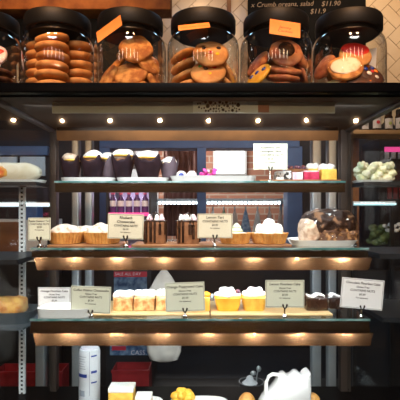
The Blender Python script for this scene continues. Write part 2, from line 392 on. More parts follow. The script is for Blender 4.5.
# posts, side beams, dividers
for s, a, c in ((-1, 50.5, 57), (1, 340, 350)):
    part('post', case, 'post', P(lambda b: box(b, X(a, .5), X(c, .5), .49, .525, .2, ZT0 - .004, bev=.002)))
    part('side_beam', case, 'dark', P(lambda b: box(b, s * CW - .011, s * CW + .011, .012, .49, ZT0 - .014, ZT0 - .004, bev=.002)))
    part('divider_glass', case, 'divider', P(lambda b: box(b, s * CW - .002, s * CW + .002, .012, .49, .5, ZT0 - .0145)))
def slots(b):
    x = X(22, .47)
    box(b, x - .011, x + .011, .468, .48, .5, 1.42)
su = part('slotted_upright', case, 'ledbody', P(slots))
def slotholes(b):
    x = X(22, .47)
    for k in range(58): box(b, x - .004, x + .004, .4672, .4682, .52 + k * .0155, .5275 + k * .0155)
part('slot', su, 'hole', P(slotholes))
part('front_glass', case, 'pane', P(lambda b: box(b, -.576, .576, 0, .004, .45, ZT0 - .002)))
part('base_cabinet', case, 'case', P(lambda b: box(b, -1.3, 1.3, .006, .56, 0, .555, bev=.003)))
part('base_deck', case, 'case', P(lambda b: box(b, -1.28, 1.28, .015, .54, .556, .568)))
# shelves: (front y, half width, z of top, channel offsets, lip offsets)
TILT = {1: (2.2, 5), 2: (7.5, 11.3), 3: (13.8, 17.7)}
SH = {1: (.32, .492, 1.348, (-.007, -.038), None), 2: (.13, .50, 1.138, (-.010, -.028), (-.030, -.066)), 3: (.10, .492, .935, (-.010, -.041), (-.044, -.077))}
for k, (yf, hw, z, ch, lip) in SH.items():
    sh = part('shelf', case, 'shelfglass', P(lambda b: box(b, -hw, hw, yf + .003, .487, z - .0055, z)))
    part('glass_edge', sh, 'gedge', P(lambda b: box(b, -hw, hw, yf, yf + .003, z - .0055, z)))
    def chan(b):
        xprism(b, [(yf + .008, z + ch[0]), (yf + .008 - (ch[0] - ch[1]) * math.tan(R(TILT[k][0])), z + ch[1]), (yf + .05, z + ch[1]), (yf + .05, z + ch[0])], -hw, hw)
    part('rail_channel', sh, 'rail', P(chan))
    if lip:
        def lp(b):
            dy = (lip[0] - lip[1]) * math.tan(R(TILT[k][1]))
            xprism(b, [(yf + .010, z + lip[0]), (yf + .010 - dy, z + lip[1]), (yf + .013 - dy, z + lip[1]), (yf + .016, z + lip[0])], -hw + .006, hw + .012, .012)
        part('reflector_lip', sh, 'lip', P(lp))
def toplip(b): xprism(b, [(.432, 1.538), (.441, Z(140.5, .44)), (.444, Z(140.5, .44)), (.438, 1.538)], X(57, .44), X(338, .44))
tr = part('top_light_rail', case, 'rail', P(lambda b: box(b, X(57, .44), X(338, .44), .442, .475, 1.537, ZT0 - .004)))
part('reflector_lip', tr, 'toplip', P(toplip))
# side bays
LB = .872
part('side_shelf', case, 'trayd', P(lambda b: box(b, -1.25, -CW - .012, .24, .487, LB - .008, LB)))
part('side_shelf', case, 'dark', P(lambda b: box(b, -1.25, -CW - .012, .36, .487, 1.335, 1.348)))
part('side_shelf', case, 'dark', P(lambda b: box(b, -1.25, -CW - .012, .2, .487, 1.08, 1.095)))
part('side_shelf', case, 'dark', P(lambda b: box(b, CW + .012, 1.25, .36, .487, 1.335, 1.348)))
part('side_shelf', case, 'dark', P(lambda b: box(b, CW + .012, 1.25, .22, .487, 1.095, 1.112)))
part('side_shelf', case, 'dark', P(lambda b: box(b, CW + .012, 1.25, .2, .487, .90, .915)))

# ================================================================== COOKIE JARS
JY, JZ, JR, JH = .115, ZT1, .1045, .176
names = ['at far left edge', 'second from left', 'third from left', 'third from right', 'second from right', 'at far right']
JX = [X(58 + 72.6 * (k - 1), JY) for k in range(6)]
def jar(k, label):
    t = thing('cookie_jar', label, 'jar', (JX[k], JY, JZ), 'cookie jars on the case top')
    part('glass_body', t, 'jar', lambda b: lathe(b, [(JR - .012, .0005), (JR - .003, .003), (JR, .012), (JR, .129), (JR - .001, .141), (JR - .004, .153), (JR - .01, .164), (JR - .0175, .173), (JR - .019, .180)], 64, cap1=False))
    l = part('lid', t, 'black', lambda b: lathe(b, [(.080, .1715), (.0835, .181), (.0925, .1812), (.0945, .184), (.0945, .216), (.092, .222), (.086, .224), (.03, .225)], 64))
    return t
JL = ['glass jar with black lid cut by the left photo edge', 'glass jar with black lid packed with stacked ginger biscuits', 'glass jar of rough oat cookies with orange paper at its left',
      'glass jar of candy-dotted pale cookies with orange tag under its black lid', 'glass jar of red-brown cookies with upright orange tag on its front', 'glass jar at far right holding red-iced and white-iced cookies']
jars = [jar(k, JL[k]) for k in range(6)]
def paper(k, w, h, loc, rot, lines, sz):
    def f(b): box(b, -w / 2, w / 2, -.0006, .0006, -h / 2, h / 2)
    t = part('paper_tag', jars[k], 'orangepaper', f, loc=loc, rot=rot)
    t['label'] = 'orange paper tag with dark handwriting'
    def g(b):
        for i, s in enumerate(lines): text(b, s, sz, Matrix.Translation((0, -.0009, -.004 - i * sz * 1.0 + (len(lines) - 1) * sz * .5)) @ FRONT, shear=.2)
    part('handwriting', t, 'ink', g, smooth=False)
def jl(k, px, py, Y): q = at(px, py, Y); return (q.x - JX[k], q.y - JY, q.z - JZ)
paper(2, .084, .040, jl(2, 109, 29, -.008), (-20, -24, -24), [], .01)
paper(3, .084, .040, jl(3, 194, 26.5, -.002), (-50, -6, 0), ['Choc Chip Cookie'], .010)
paper(4, .083, .049, jl(4, 285, 28.5, -.006), (-20, 7, 4), ['Jammy', 'Cookies'], .012)

# ---- cookies
cookie_cache = {}
def cookie(kind, mname, r, t, jarname, label, loc, rot, amp=.002, freq=40, seed=0, group=None, cat='cookie', dots=None, extra=None):
    bm = bmesh.new()
    lump(bm, (0, 0, 0), (r, r, t / 2), amp, freq, seed, 4 if amp > .002 else 3, zpow=.62)
    o = finish(kind, bm, mname)
    o.location = loc; o.rotation_euler = [R(a) for a in rot]
    tag(o, label, cat, group)
    for (cn, dx, dy, dr) in dots or ():
        part('candy', o, cn, lambda b: lump(b, (dx, dy, t / 2 * max(0, 1 - (dx * dx + dy * dy) / r / r) ** .31), (dr, dr, dr * .55), sub=2))
    if extra: extra(o, r, t)
    return o
# jar 2: three stacks of ginger biscuits
k = 1
for (cn, dx, dy, n) in (('front', .001, -.053, 6), ('left', -.0525, .019, 6), ('right', .052, .019, 6)):
    for i in range(n):
        z = JZ + .0155 + .0262 * i
        if cn == 'front' and i == 5: rot = (6, -12, 20)
        else: rot = (random.uniform(-3, 3), random.uniform(-4, 4), random.uniform(0, 90))
        cookie('ginger_biscuit', 'bisc', .0468 + random.uniform(-.001, .001), .0262, '', f'plump ginger biscuit, {ORD[n - 1 - i]} of {cn} stack in biscuit jar second from left',
               (JX[k] + dx + random.uniform(-.002, .002), JY + dy + random.uniform(-.001, .001), z), rot, .0018, 30, i * 3 + dx * 100, 'ginger biscuits in the second jar')
# jar 3: rough oat cookies
k = 2
for (dx, dy, z, rx, ry, rr, lab) in ((.022, -.046, .122, 62, 8, .0475, 'large rough oat cookie facing out at top of third jar from left'),
        (.008, -.050, .050, 52, -6, .0475, 'rough oat cookie tilted below the top one in third jar from left'),
        (-.060, -.030, .044, 30, -58, .043, 'oat cookie on edge against left side of third jar from left'),
        (.068, -.010, .046, 10, 62, .042, 'oat cookie on edge against right side of third jar from left'),
        (-.042, .020, .098, 20, -48, .045, 'oat cookie leaning at upper left inside third jar from left'),
        (.036, .042, .084, 75, 12, .045, 'oat cookie standing behind the top one in third jar from left'),
        (.056, -.034, .084, 40, 58, .038, 'oat cookie wedged high at right wall of third jar from left'),
        (-.046, -.046, .018, 24, -14, .040, 'oat cookie lying low at front left of third jar from left'),
        (.048, -.050, .016, 16, 14, .038, 'oat cookie lying low at front right of third jar from left'),
        (-.004, .032, .136, 30, -10, .044, 'oat cookie highest at back of third jar from left'),
        (-.004, .012, .0165, 0, 0, .046, 'oat cookie lying flat on bottom of third jar from left')):
    cookie('oat_cookie', 'anzac', rr, .023, '', lab, (JX[k] + dx, JY + dy, JZ + z), (rx, ry, 0), .006, 42, z * 90, 'oat cookies in the third jar')
# jar 4: pale candy cookies
k = 3
DT = [('candy_brown', -.022, .012, .007), ('candy_red', -.002, -.006, .0065), ('candy_yellow', .018, -.010, .006), ('candy_brown', .02, .016, .007), ('candy_orange', -.014, -.02, .005)]
DT2 = [('candy_brown', -.006, .004, .0075), ('candy_red', .018, .010, .007), ('candy_yellow', .004, -.018, .005), ('candy_green', -.022, .018, .006)]
DT3 = [('candy_red', .01, -.03, .006), ('candy_brown', -.02, -.02, .006)]
for i, (dx, dy, z, rx, ry, rr, lab, d) in enumerate((
        (.022, -.040, .110, 56, 4, .0515, 'pale cookie with red, yellow and brown candies facing out uppermost', DT),
        (.014, -.046, .056, 54, -4, .0505, 'pale cookie with brown and red candies just below the uppermost one', DT2),
        (-.058, -.014, .112, 0, -28, .040, 'slanted pale cookie, topmost of leaning stack at left of third jar from right', None),
        (-.058, -.014, .082, 0, -28, .040, 'slanted pale cookie, second from top of leaning stack in third jar from right', DT3),
        (-.056, -.014, .052, 0, -28, .040, 'slanted pale cookie, third from top of leaning stack in third jar from right', None),
        (-.052, -.018, .024, 0, -20, .038, 'slanted pale cookie, lowest of leaning stack in third jar from right', None),
        (.016, .0, .136, 40, 10, .040, 'pale cookie resting high behind the uppermost facing one in third jar from right', DT2),
        (.004, -.040, .0125, 4, 0, .045, 'pale cookie lying flat beneath the leaning ones in third jar from right', DT3),
        (.068, .004, .074, 0, 56, .044, 'pale cookie leaning on right wall of third jar from right', None),
        (.066, .000, .034, 0, 46, .040, 'pale cookie low at right wall of third jar from right', None),
        (-.010, .048, .080, 60, 0, .042, 'pale cookie standing at back of third jar from right', DT3))):
    cookie('candy_cookie', 'chipcookie', rr, .021, '', lab, (JX[k] + dx, JY + dy, JZ + z), (rx, ry, 0), .0018, 30, i, 'candy cookies in the fourth jar', dots=d)
# jar 5: red-brown jam cookies, and one yellow iced cookie
k = 4
def jam(o, r, t): part('chocolate_centre', o, 'choc', lambda b: lump(b, (0, .006, t * .44), (r * .5, r * .6, .005), .001, 60, 2))
for i, (dx, dy, z, rx, ry, rr, lab, ex) in enumerate((
        (.022, -.040, .112, 64, 4, .048, 'red-brown cookie with dark chocolate centre facing out in second jar from right', jam),
        (.018, -.044, .062, 22, 6, .048, 'red-brown cookie, topmost of flat stack in second jar from right', None),
        (.014, -.042, .040, 12, 4, .048, 'red-brown cookie, middle of flat stack in second jar from right', None),
        (.010, -.036, .0150, 3, 2, .048, 'red-brown cookie, lowest of flat stack in second jar from right', None),
        (-.050, .012, .098, 20, -55, .042, 'dark red-brown cookie leaning at upper left in second jar from right', None),
        (.074, .004, .062, 0, 70, .040, 'red-brown cookie on edge at right wall of second jar from right', None),
        (-.046, -.010, .052, 10, -40, .042, 'red-brown cookie behind the yellow one in second jar from right', None),
        (.066, -.020, .106, 30, 58, .036, 'red-brown cookie high at right wall of second jar from right', None),
        (.02, .055, .10, 70, 0, .045, 'red-brown cookie standing at back of second jar from right', None))):
    cookie('jam_cookie', 'jamcookie', rr, .021, '', lab, (JX[k] + dx, JY + dy, JZ + z), (rx, ry, 0), .004, 45, i + 20, 'red-brown cookies in the fifth jar', extra=ex)
cookie('iced_cookie', 'yellowicing', .042, .017, '', 'yellow iced cookie with dark blue candies in second jar from right', (JX[k] - .056, JY - .040, JZ + .048), (26, -52, 0), .0012, 30, 5,
       dots=[('candy_blue', -.012, .016, .0075), ('candy_blue', .004, .002, .0075), ('candy_blue', .018, -.018, .0075)])
# jar 6
k = 5
def topping(mname, sx=.8, sy=.8, dy=0):
    def f(o, r, t): part('icing', o, mname, lambda b: lump(b, (0, dy, t * .42), (r * sx, r * sy, .006), .003, 50, 4))
    return f
cookie('iced_cookie', 'chipcookie', .047, .022, '', 'large cookie with red icing near top of the far right jar', (JX[k] + .012, JY - .022, JZ + .112), (58, 4, 0), .003, 40, 3, extra=topping('redicing', .86, .55, .016))
cookie('iced_cookie', 'anzac', .049, .022, '', 'cookie with cream icing and nuts facing out in far right jar', (JX[k] - .026, JY - .052, JZ + .066), (54, -14, 0), .003, 40, 8, extra=topping('whiteicing', .86, .7))
cookie('iced_cookie', 'chipcookie', .042, .02, '', 'cookie with green flecks low at left of far right jar', (JX[k] - .052, JY - .034, JZ + .022), (20, -20, 0), .003, 40, 12, extra=topping('salad', .7, .6))
cookie('chocolate_cookie', 'darkcookie', .042, .022, '', 'dark chocolate cookie lying flat on bottom of far right jar', (JX[k] + .038, JY - .034, JZ + .0165), (0, 0, 0), .003, 40, 14,
       dots=[('candy_red', -.02, -.026, .006), ('candy_orange', .0, -.03, .006)])
cookie('chocolate_cookie', 'darkcookie', .044, .022, '', 'dark chocolate cookie with coloured candies at right of far right jar', (JX[k] + .052, JY - .026, JZ + .056), (50, 26, 0), .003, 40, 15,
       dots=[('candy_blue', -.02, .0, .008), ('candy_white', -.006, -.014, .008), ('candy_orange', .012, .012, .008), ('candy_white', .018, -.014, .007), ('candy_blue', 0, .02, .007), ('candy_orange', -.016, .022, .007), ('candy_red', .002, .002, .006)])
cookie('iced_cookie', 'jamcookie', .040, .02, '', 'red-brown cookie on edge at left wall of far right jar', (JX[k] - .070, JY + .0, JZ + .085), (20, -62, 0), .003, 40, 18)
cookie('chocolate_cookie', 'darkcookie', .040, .022, '', 'dark chocolate cookie leaning at centre bottom of far right jar', (JX[k] + .010, JY - .058, JZ + .026), (48, 6, 0), .003, 40, 19)
cookie('oat_cookie', 'anzac', .045, .022, '', 'brown cookie standing at back of far right jar', (JX[k] - .01, JY + .045, JZ + .08), (72, 0, 0), .003, 40, 16)
pc = part('paper_slip', None, 'cardwhite', lambda b: box(b, -.024, .024, -.0006, .0006, -.045, .045), loc=(JX[k] + .068, JY + .030, JZ + .105), rot=(-8, 0, -38))
tag(pc, 'white paper slip standing inside right side of far right jar', 'paper')
# jar 1
k = 0
for i in range(3):
    cookie('chocolate_cookie', 'darkcookie', .045, .022, '', f'dark chocolate cookie, {["lowest", "middle", "topmost"][i]} of stack in jar at left edge', (JX[k] + .046, JY - .030, JZ + .0145 + .0228 * i), (0, 3 * i, 0), .003, 40, i + 30, 'chocolate cookies in the leftmost jar')
cookie('iced_cookie', 'pinkslice', .04, .02, '', 'red and white iced cookie above dark ones in jar at left edge', (JX[k] + .040, JY - .036, JZ + .106), (62, 0, 0), .002, 40, 33, extra=topping('redicing', .8, .35, .008))
pb = part('paper_slip', None, 'card', lambda b: box(b, -.014, .014, -.0006, .0006, -.05, .05), loc=(JX[k] + .080, JY + .034, JZ + .056), rot=(0, 0, -60))
tag(pb, 'brown paper slip inside right side of jar at left edge', 'paper')

# ================================================================== PRICE CARDS
def price_card(px, py, w, h, Y, zs, lines, label, mname, roll=0, yaw=0, swirl=True, headsz=None):
    """card centred on pixel px,py at depth Y; clip stand stands on zs"""
    W, H = S(w, Y), S(h, Y); q = at(px, py, Y)
    t = thing('price_card', label, 'price card', (q.x, Y + .003, zs), 'price cards on the shelves', yaw)
    cz = q.z - zs
    rm = Matrix.Translation((0, 0, cz)) @ Matrix.Rotation(R(roll), 4, 'Y')
    part('card', t, mname, lambda b: box(b, -W / 2, W / 2, -.0005, .0005, -H / 2, H / 2, m=rm))
    def ink(b):
        e = .0008; i = .0022
        for (x0, x1, z0, z1) in ((-W / 2 + i, W / 2 - i, H / 2 - i - e, H / 2 - i), (-W / 2 + i, W / 2 - i, -H / 2 + i, -H / 2 + i + e), (-W / 2 + i, -W / 2 + i + e, -H / 2 + i, H / 2 - i), (W / 2 - i - e, W / 2 - i, -H / 2 + i, H / 2 - i)):
            box(b, x0, x1, -.0009, -.0006, z0, z1, m=rm)
        z = H * .35
        for s, fz in lines:
            text(b, s, H * fz, rm @ Matrix.Translation((0, -.0011, z)) @ FRONT, shear=.1, bold=.022)
            z -= H * (fz * .78 + .045)
    part('lettering', t, 'ink', ink, smooth=False)
    def clip(b):
        lathe(b, [(.009, 0), (.0085, .004), (.004, .007), (.0025, .010), (.0025, max(.012, cz - H / 2 + .002))], 14, m=T(0, .004, 0))
    part('clip_stand', t, 'chrome', clip)
    def jaw(b):
        zb = cz - H / 2
        for s in (-1, 1):
            tube(b, [(0, -.001, zb - .003), (s * .004, -.003, zb + .001), (s * .0055, -.0035, zb + .007)], [.0016, .0018, .0026], 8)
            lump(b, (s * .0058, -.0035, zb + .008), (.0028, .0024, .0032), sub=2)
    part('clip_jaw', t, 'ink', jaw)
    return t
FOOT = ('For takeaway', .075)
def five(a, sz=.125): return [(a, sz), ('Gluten Free', .09), ('CONTAINS NUTS', .105), ('$5.50', .095), FOOT]
z3, z2, z1 = SH[3][2], SH[2][2], SH[1][2]
CY3 = .118
price_card(54, 300, 32.5, 25, .30, z3, five('Orange Flourless Cake', .118), 'white card reading Orange Flourless Cake at left of the lowest shelf', 'cardwhite')
price_card(90.5, 300, 40, 27, CY3, z3, five('Coffee Walnut Cheesecake', .118), 'price card reading Coffee Walnut Cheesecake, second from left on lowest shelf', 'card', 2)
price_card(185, 297, 39.5, 29, CY3, z3, five('Orange Poppyseed Cake'), 'price card reading Orange Poppyseed Cake before the yellow cake', 'card', -2)
price_card(285, 294, 39, 27.5, CY3, z3, five('Lemon Flourless Cake'), 'price card reading Lemon Flourless Cake right of the orange cakes', 'card')
price_card(362.5, 294, 42.5, 30, .115, z3, five('Chocolate Flourless Cake', .11), 'white tilted card reading Chocolate Flourless Cake at right end', 'cardwhite', 5)
price_card(39, 229, 22.5, 22.5, .15, z2, [('Apple Custard Tart', .12), ('CONTAINS NUTS', .11), ('$6.00', .1), FOOT], 'small square price card at left end beside sugared tarts', 'card')
price_card(125.5, 226.5, 36, 25, .150, z2, [('Rhubarb', .15), ('Cheesecake', .15), ('CONTAINS NUTS', .12), ('$6.00', .1), FOOT], 'tan price card on middle shelf left of the chocolate cakes', 'cardtan', 2)
price_card(215, 226, 35, 24.5, .150, z2, [('Lemon Tart', .15), ('CONTAINS NUTS', .13), ('$6.00', .11), FOOT], 'tan price card on middle shelf right of the chocolate cakes', 'cardtan')
price_card(270.5, 156.5, 34, 26, .335, z1, [('Raspberry and', .13), ('Lamington Slice', .13), ('CONTAINS NUTS', .13), ('$5.50', .1), FOOT], 'white price card on top shelf before the window', 'card')

# ================================================================== PLATES AND BOARDS
def platter(px0, px1, Y, D, z, h, label, name='platter', mname='porcelain', flare=.005, cat='plate', group=None, Yf=None):
    x0, x1 = X(px0, Y), X(px1, Y); w = (x1 - x0) / 2
    o = thing_mesh = None
    bm = bmesh.new()
    def ring(hx, hy, zz, n=48, p=4.):
        out = []
        for k in range(n):
            a = 2 * PI * k / n; c, s = math.cos(a), math.sin(a)
            out.append(bm.verts.new((math.copysign(abs(c) ** (2 / p), c) * hx, math.copysign(abs(s) ** (2 / p), s) * hy, zz)))
        return out
    rs = [ring(w - flare, D / 2 - flare, 0), ring(w, D / 2, h), ring(w - .003, D / 2 - .003, h), ring(w - flare - .003, D / 2 - flare - .003, .004)]
    for a, b in zip(rs, rs[1:]):
        for k in range(48): bm.faces.new((a[k], a[(k + 1) % 48], b[(k + 1) % 48], b[k]))
    bm.faces.new(list(reversed(rs[0]))); bm.faces.new(rs[-1])
    o = finish(name, bm, mname, None, ((x0 + x1) / 2, Y + D / 2, z))
    return tag(o, label, cat, group)
def board(px0, px1, Y, D, z, h, label, mname='board', name='serving_board'):
    x0, x1 = X(px0, Y), X(px1, Y); w = (x1 - x0) / 2
    o = part(name, None, mname, lambda b: box(b, -w, w, -D / 2, D / 2, 0, h, bev=.0015), loc=((x0 + x1) / 2, Y + D / 2, z))
    return tag(o, label, 'board')
# top shelf
platter(57.5, 113.5, .335, .12, z1, .014, 'white platter under the dark-paper muffins at left of top shelf')
platter(114.5, 168, .335, .12, z1, .014, 'white platter under the red-centred muffin on top shelf')
platter(169, 258, .338, .12, z1, .020, 'white boat-shaped platter with pink flower on top shelf', flare=.010)
board(259.5, 341, .350, .12, z1, .007, 'brown board under cake slices at right of top shelf')
ZP1 = z1 + .004
# middle shelf
board(47, 120, .165, .16, z2, .006, 'brown board under the sugared tarts on middle shelf')
board(131, 214, .170, .15, z2, .006, 'brown board under the two chocolate cakes')
board(216, 292, .170, .15, z2, .006, 'brown board under the meringue and pistachio tarts')
platter(285 + 9, 363, .18, .17, z2, .018, 'white plate under the large dark wrapped cake', flare=.012)
# lowest shelf
platter(33.5, 89, .106, .10, z3, .026, 'empty-looking white rectangular dish at left of lowest shelf', name='dish', cat='dish')
board(91, 209.5, .135, .2, z3, .006, 'gold board under crumble and yellow cakes on lowest shelf', 'goldboard', 'cake_board')
board(211, 333, .135, .2, z3, .006, 'gold board under orange cakes and chocolate slices', 'goldboard', 'cake_board')

# ================================================================== TOP SHELF FOOD
def muffin(px, Y, hpx, wpx, label, paper='tulip', top='cream', seed=0, rz=20, red=False, peak=.024, topz=.86):
    h, r = S(hpx, Y), S(wpx / 2, Y)
    t = thing('muffin', label, 'muffin', (X(px, Y), Y, ZP1), 'muffins in tulip papers', rz)
    def mod(a, i, rr, z):
        f = i / 7.
        k = max(0., math.cos(4 * a)) ** 2 * .9 + .1 * math.sin(7 * a + seed)
        return rr * (1 + .10 * f * (k - .3)), z + (peak * k * max(0, f - .55) / .45 if f > .55 else 0) + (.0015 * math.sin(9 * a + seed) if f > .9 else 0)
    pr = [(r * (.62 + .38 * (i / 7.) ** 1.2), h * .68 * i / 7.) for i in range(8)]
    p = part('tulip_paper', t, paper, lambda b: lathe(b, pr, 64, mod, cap1=False))
    s = p.modifiers.new('s', 'SOLIDIFY'); s.thickness = .0008; s.offset = -1
    part('crumb', t, 'sponge', lambda b: lump(b, (0, 0, h * .58), (r * .82, r * .82, h * .20), .002, 40, seed))
    part('icing_top', t, top, lambda b: [lump(b, (0, 0, h * topz), (r * .80, r * .80, h * .20), .006, 35, seed + 3)])
    if red: part('red_jelly', t, 'raspberry', lambda b: lump(b, (0, -r * .42, h * (topz + .10)), (r * .25, r * .25, .005), .001, 50, 1))
    part('golden_rim', t, 'yellowcake', lambda b: lathe(b, [(r * .76, h * (topz - .1)), (r * .86, h * (topz - .07)), (r * .78, h * (topz - .03))], 32, cap0=False, cap1=False))
muffin(71, .40, 28, 22, 'muffin in dark paper at left end of top shelf', seed=1, rz=50, top='nutcream', topz=.80)
muffin(93, .395, 29, 25, 'white-topped muffin in dark paper, second from left', seed=2, rz=40, top='speckle' and 'icing')
muffin(123, .395, 30, 24, 'muffin with smooth white dome and golden rim, left of red-centred one', seed=3, rz=38, top='icing', topz=.90)
muffin(148, .388, 29, 30, 'wide muffin with white top and red centre in black paper', seed=.4, rz=48, top='icing', red=True, peak=.024, topz=.84)
muffin(109, .432, 28, 22, 'muffin in lilac grey paper behind the dark-paper ones', 'tulipgrey', seed=4, rz=15)
muffin(169, .425, 27, 20, 'muffin in pale lilac paper right of the red-centred one', 'tulipgrey', seed=5, rz=30, topz=.72)
# rolls and flower on boat platter
def roll(px, py, rpx, Y, label, dark=False):
    r = S(rpx, Y)
    t = thing('cream_roll', label, 'roll', (X(px, Y), Y, ZP1 + .001), 'small cream rolls on the boat platter')
    part('roll_body', t, 'icing', lambda b: [lump(b, (0, 0, r * .95), (r, r * 1.25, r * .95), .0015, 40, px)])
    if dark: part('dark_centre', t, 'canblue', lambda b: lump(b, (0, -r * 1.22, r * .95), (r * .5, .003, r * .5), .001, 70, 2))
roll(181.5, 168, 5.2, .378, 'white cream roll with dark blue centre on boat platter', True)
roll(191.8, 168, 5.2, .378, 'plain white cream roll beside the pink flower', False)
fy = .37
fl = thing('flower', 'magenta flower on the white boat platter', 'flower', (X(207.5, fy), fy, ZP1 + .001))
def petals(b):
    for i in range(9):
        a = i * 2.4; rr = .010 + .006 * (i % 3); z = .008 + .0035 * i
        lump(b, (rr * 1.2 * math.cos(a), rr * .7 * math.sin(a), z), (.011, .009, .006), .004, 70, i, 3, m=Euler((a, a * 1.3, a)).to_matrix())
part('petals', fl, 'magenta', petals)
part('flower_centre', fl, 'pinkslice', lambda b: lump(b, (.002, -.010, .032), (.005, .004, .005), .001, 80))
# slices on right board
ZB1 = z1 + .007
def slab(name, label, px0, px1, Y, D, h, mname, z, cat='cake slice', layers=(), bev=.003, group=None, amp=0):
    w = (X(px1, Y) - X(px0, Y)) / 2
    t = thing(name, label, cat, ((X(px0, Y) + X(px1, Y)) / 2, Y + D / 2, z), group)
    def f(b):
        box(b, -w, w, -D / 2, D / 2, 0, h, bev=bev)
        bmesh.ops.subdivide_edges(b, edges=[e for e in b.edges if e.calc_length() > .006], cuts=3, use_grid_fill=True)
        if amp:
            for v in b.verts: v.co += noise.noise_vector(v.co * 60 + Vector((px0, 0, 0))) * amp
            for v in b.verts: v.co.z = max(0, v.co.z)
    part('cake_body', t, mname, f)
    for (n2, m2, fn) in layers: part(n2, t, m2, lambda b: fn(b, w, D, h))
    return t
def creamtop(k=4, s=1., hh=.012, seed=0):
    def f(b, w, D, h):
        rn = random.Random(seed + k)
        for i in range(k):
            lump(b, (w * .8 * (2 * (i + .5) / k - 1), rn.uniform(-.2, .2) * D, h + hh * .45), (w * 1.15 / k ** .6, D * .42, hh * s), .004, 60, i + seed, 3)
    return f
slab('cake_slice', 'black-and-white speckled cake slice beside the card clip', 276.5, 291.5, .375, .05, .029, 'speckle', ZB1, layers=[('cream_layer', 'icing', lambda b, w, D, h: box(b, -w * .98, w * .98, -D * .49, D * .49, h - .002, h + .003, bev=.001))])
slab('cake_slice', 'pale pink cake slice between speckled and raspberry slices', 292.5, 303, .375, .05, .028, 'pinkslice', ZB1)
slab('cake_slice', 'deep red raspberry slice on right of top shelf', 304, 319.5, .375, .05, .030, 'raspberry', ZB1, layers=[('cream_layer', 'pinkslice', lambda b, w, D, h: box(b, -w * .97, w * .97, -D * .48, D * .48, h - .002, h + .003, bev=.001))])
slab('cake_slice', 'yellow cube cake with white cream domes at right end of top shelf', 322, 337, .372, .05, .038, 'yellowcake', ZB1, layers=[('cream_top', 'cream', creamtop(2, 1., .016))])
slab('cake_slice', 'cream-domed cake between raspberry slice and yellow cube cake', 309, 321, .432, .045, .045, 'yellowcake', ZB1, layers=[('cream_top', 'cream', creamtop(2, 1., .016, 4))])
def berries(b, w, D, h):
    rn = random.Random(5)
    for i in range(12): lump(b, (rn.uniform(-w, w) * .85, rn.uniform(-.4, .3) * D, h + .003 + rn.random() * .006), (.0075, .0075, .007), .0015, 60, i, 2)
slab('fruit_tart', 'dark berry-topped tart behind the pink slice', 287, 308, .430, .05, .045, 'sponge', ZB1, 'tart', layers=[('berries', 'berry', berries)])

# ================================================================== MIDDLE SHELF FOOD
ZB2 = z2 + .006
def tart(px, Y, wpx, label, top, h=.036, seed=0, base=ZB2):
    r = S(wpx / 2, Y)
    t = thing('tart', label, 'tart', (X(px, Y), Y, base), 'fluted tarts on the middle shelf', seed * 17)
    def mod(a, i, rr, z): return rr * (1 + (.075 * abs(math.sin(14 * a)) if 0 < i < 3 else 0)), z + (.0015 * noise.noise(Vector((math.cos(a) * 5, math.sin(a) * 5, seed))) if i > 1 else 0)
    part('pastry_shell', t, 'pastry', lambda b: lathe(b, [(r * .74, 0), (r * .80, .002), (r * .97, h), (r * .90, h), (r * .86, h - .006)], 112, mod))
    for n, mm, fn in top: part(n, t, mm, lambda b: fn(b, r, h))
def dome(amp=.004, k=.40, seed=0): return lambda b, r, h: lump(b, (0, 0, h - .004), (r * .88, r * .88, r * k), amp, 45, seed, 4, flat=-.002)
tart(66, .232, 35, 'sugar-dusted tart at left end of the middle shelf', [('sugared_top', 'powder', dome(.006, .52, 1))], seed=1)
tart(103, .232, 37, 'sugar-dusted tart left of the tan card', [('sugared_top', 'powder', dome(.006, .52, 2))], seed=2)
tart(86.5, .327, 34, 'sugar-dusted tart behind and between the two front ones', [('sugared_top', 'powder', dome(.004, .36, 3))], seed=3)
def balls(n, rr, zz, seed):
    def f(b, r, h):
        for i in range(n):
            a = 2 * PI * i / n + seed
            lump(b, (r * .46 * math.cos(a), r * .46 * math.sin(a), h + rr * .5), (rr, rr, rr * 1.15), .002, 60, i, 3)
        lump(b, (0, 0, h + zz), (rr * 1.1, rr * 1.1, rr * 1.1), .002, 60, 9, 3)
        lump(b, (0, 0, h - .003), (r * .85, r * .85, .006), .001, 50, 9, 3)
    return f
tart(235, .228, 32, 'tart with pale green peaked topping right of tan card', [('filling', 'powder', dome(.002, .12, 5)), ('pistachio_peak', 'pistachio', lambda b, r, h: lathe(b, [(r * .36, h + .002), (r * .38, h + .008), (r * .26, h + .014), (r * .28, h + .018), (r * .15, h + .026), (.001, h + .031)], 24, m=T(.006, -.004, 0)))], h=.034, seed=4)
tart(269, .228, 37, 'tart heaped with white meringue balls', [('meringue', 'cream', balls(6, .0175, .026, .3))], h=.034, seed=5)
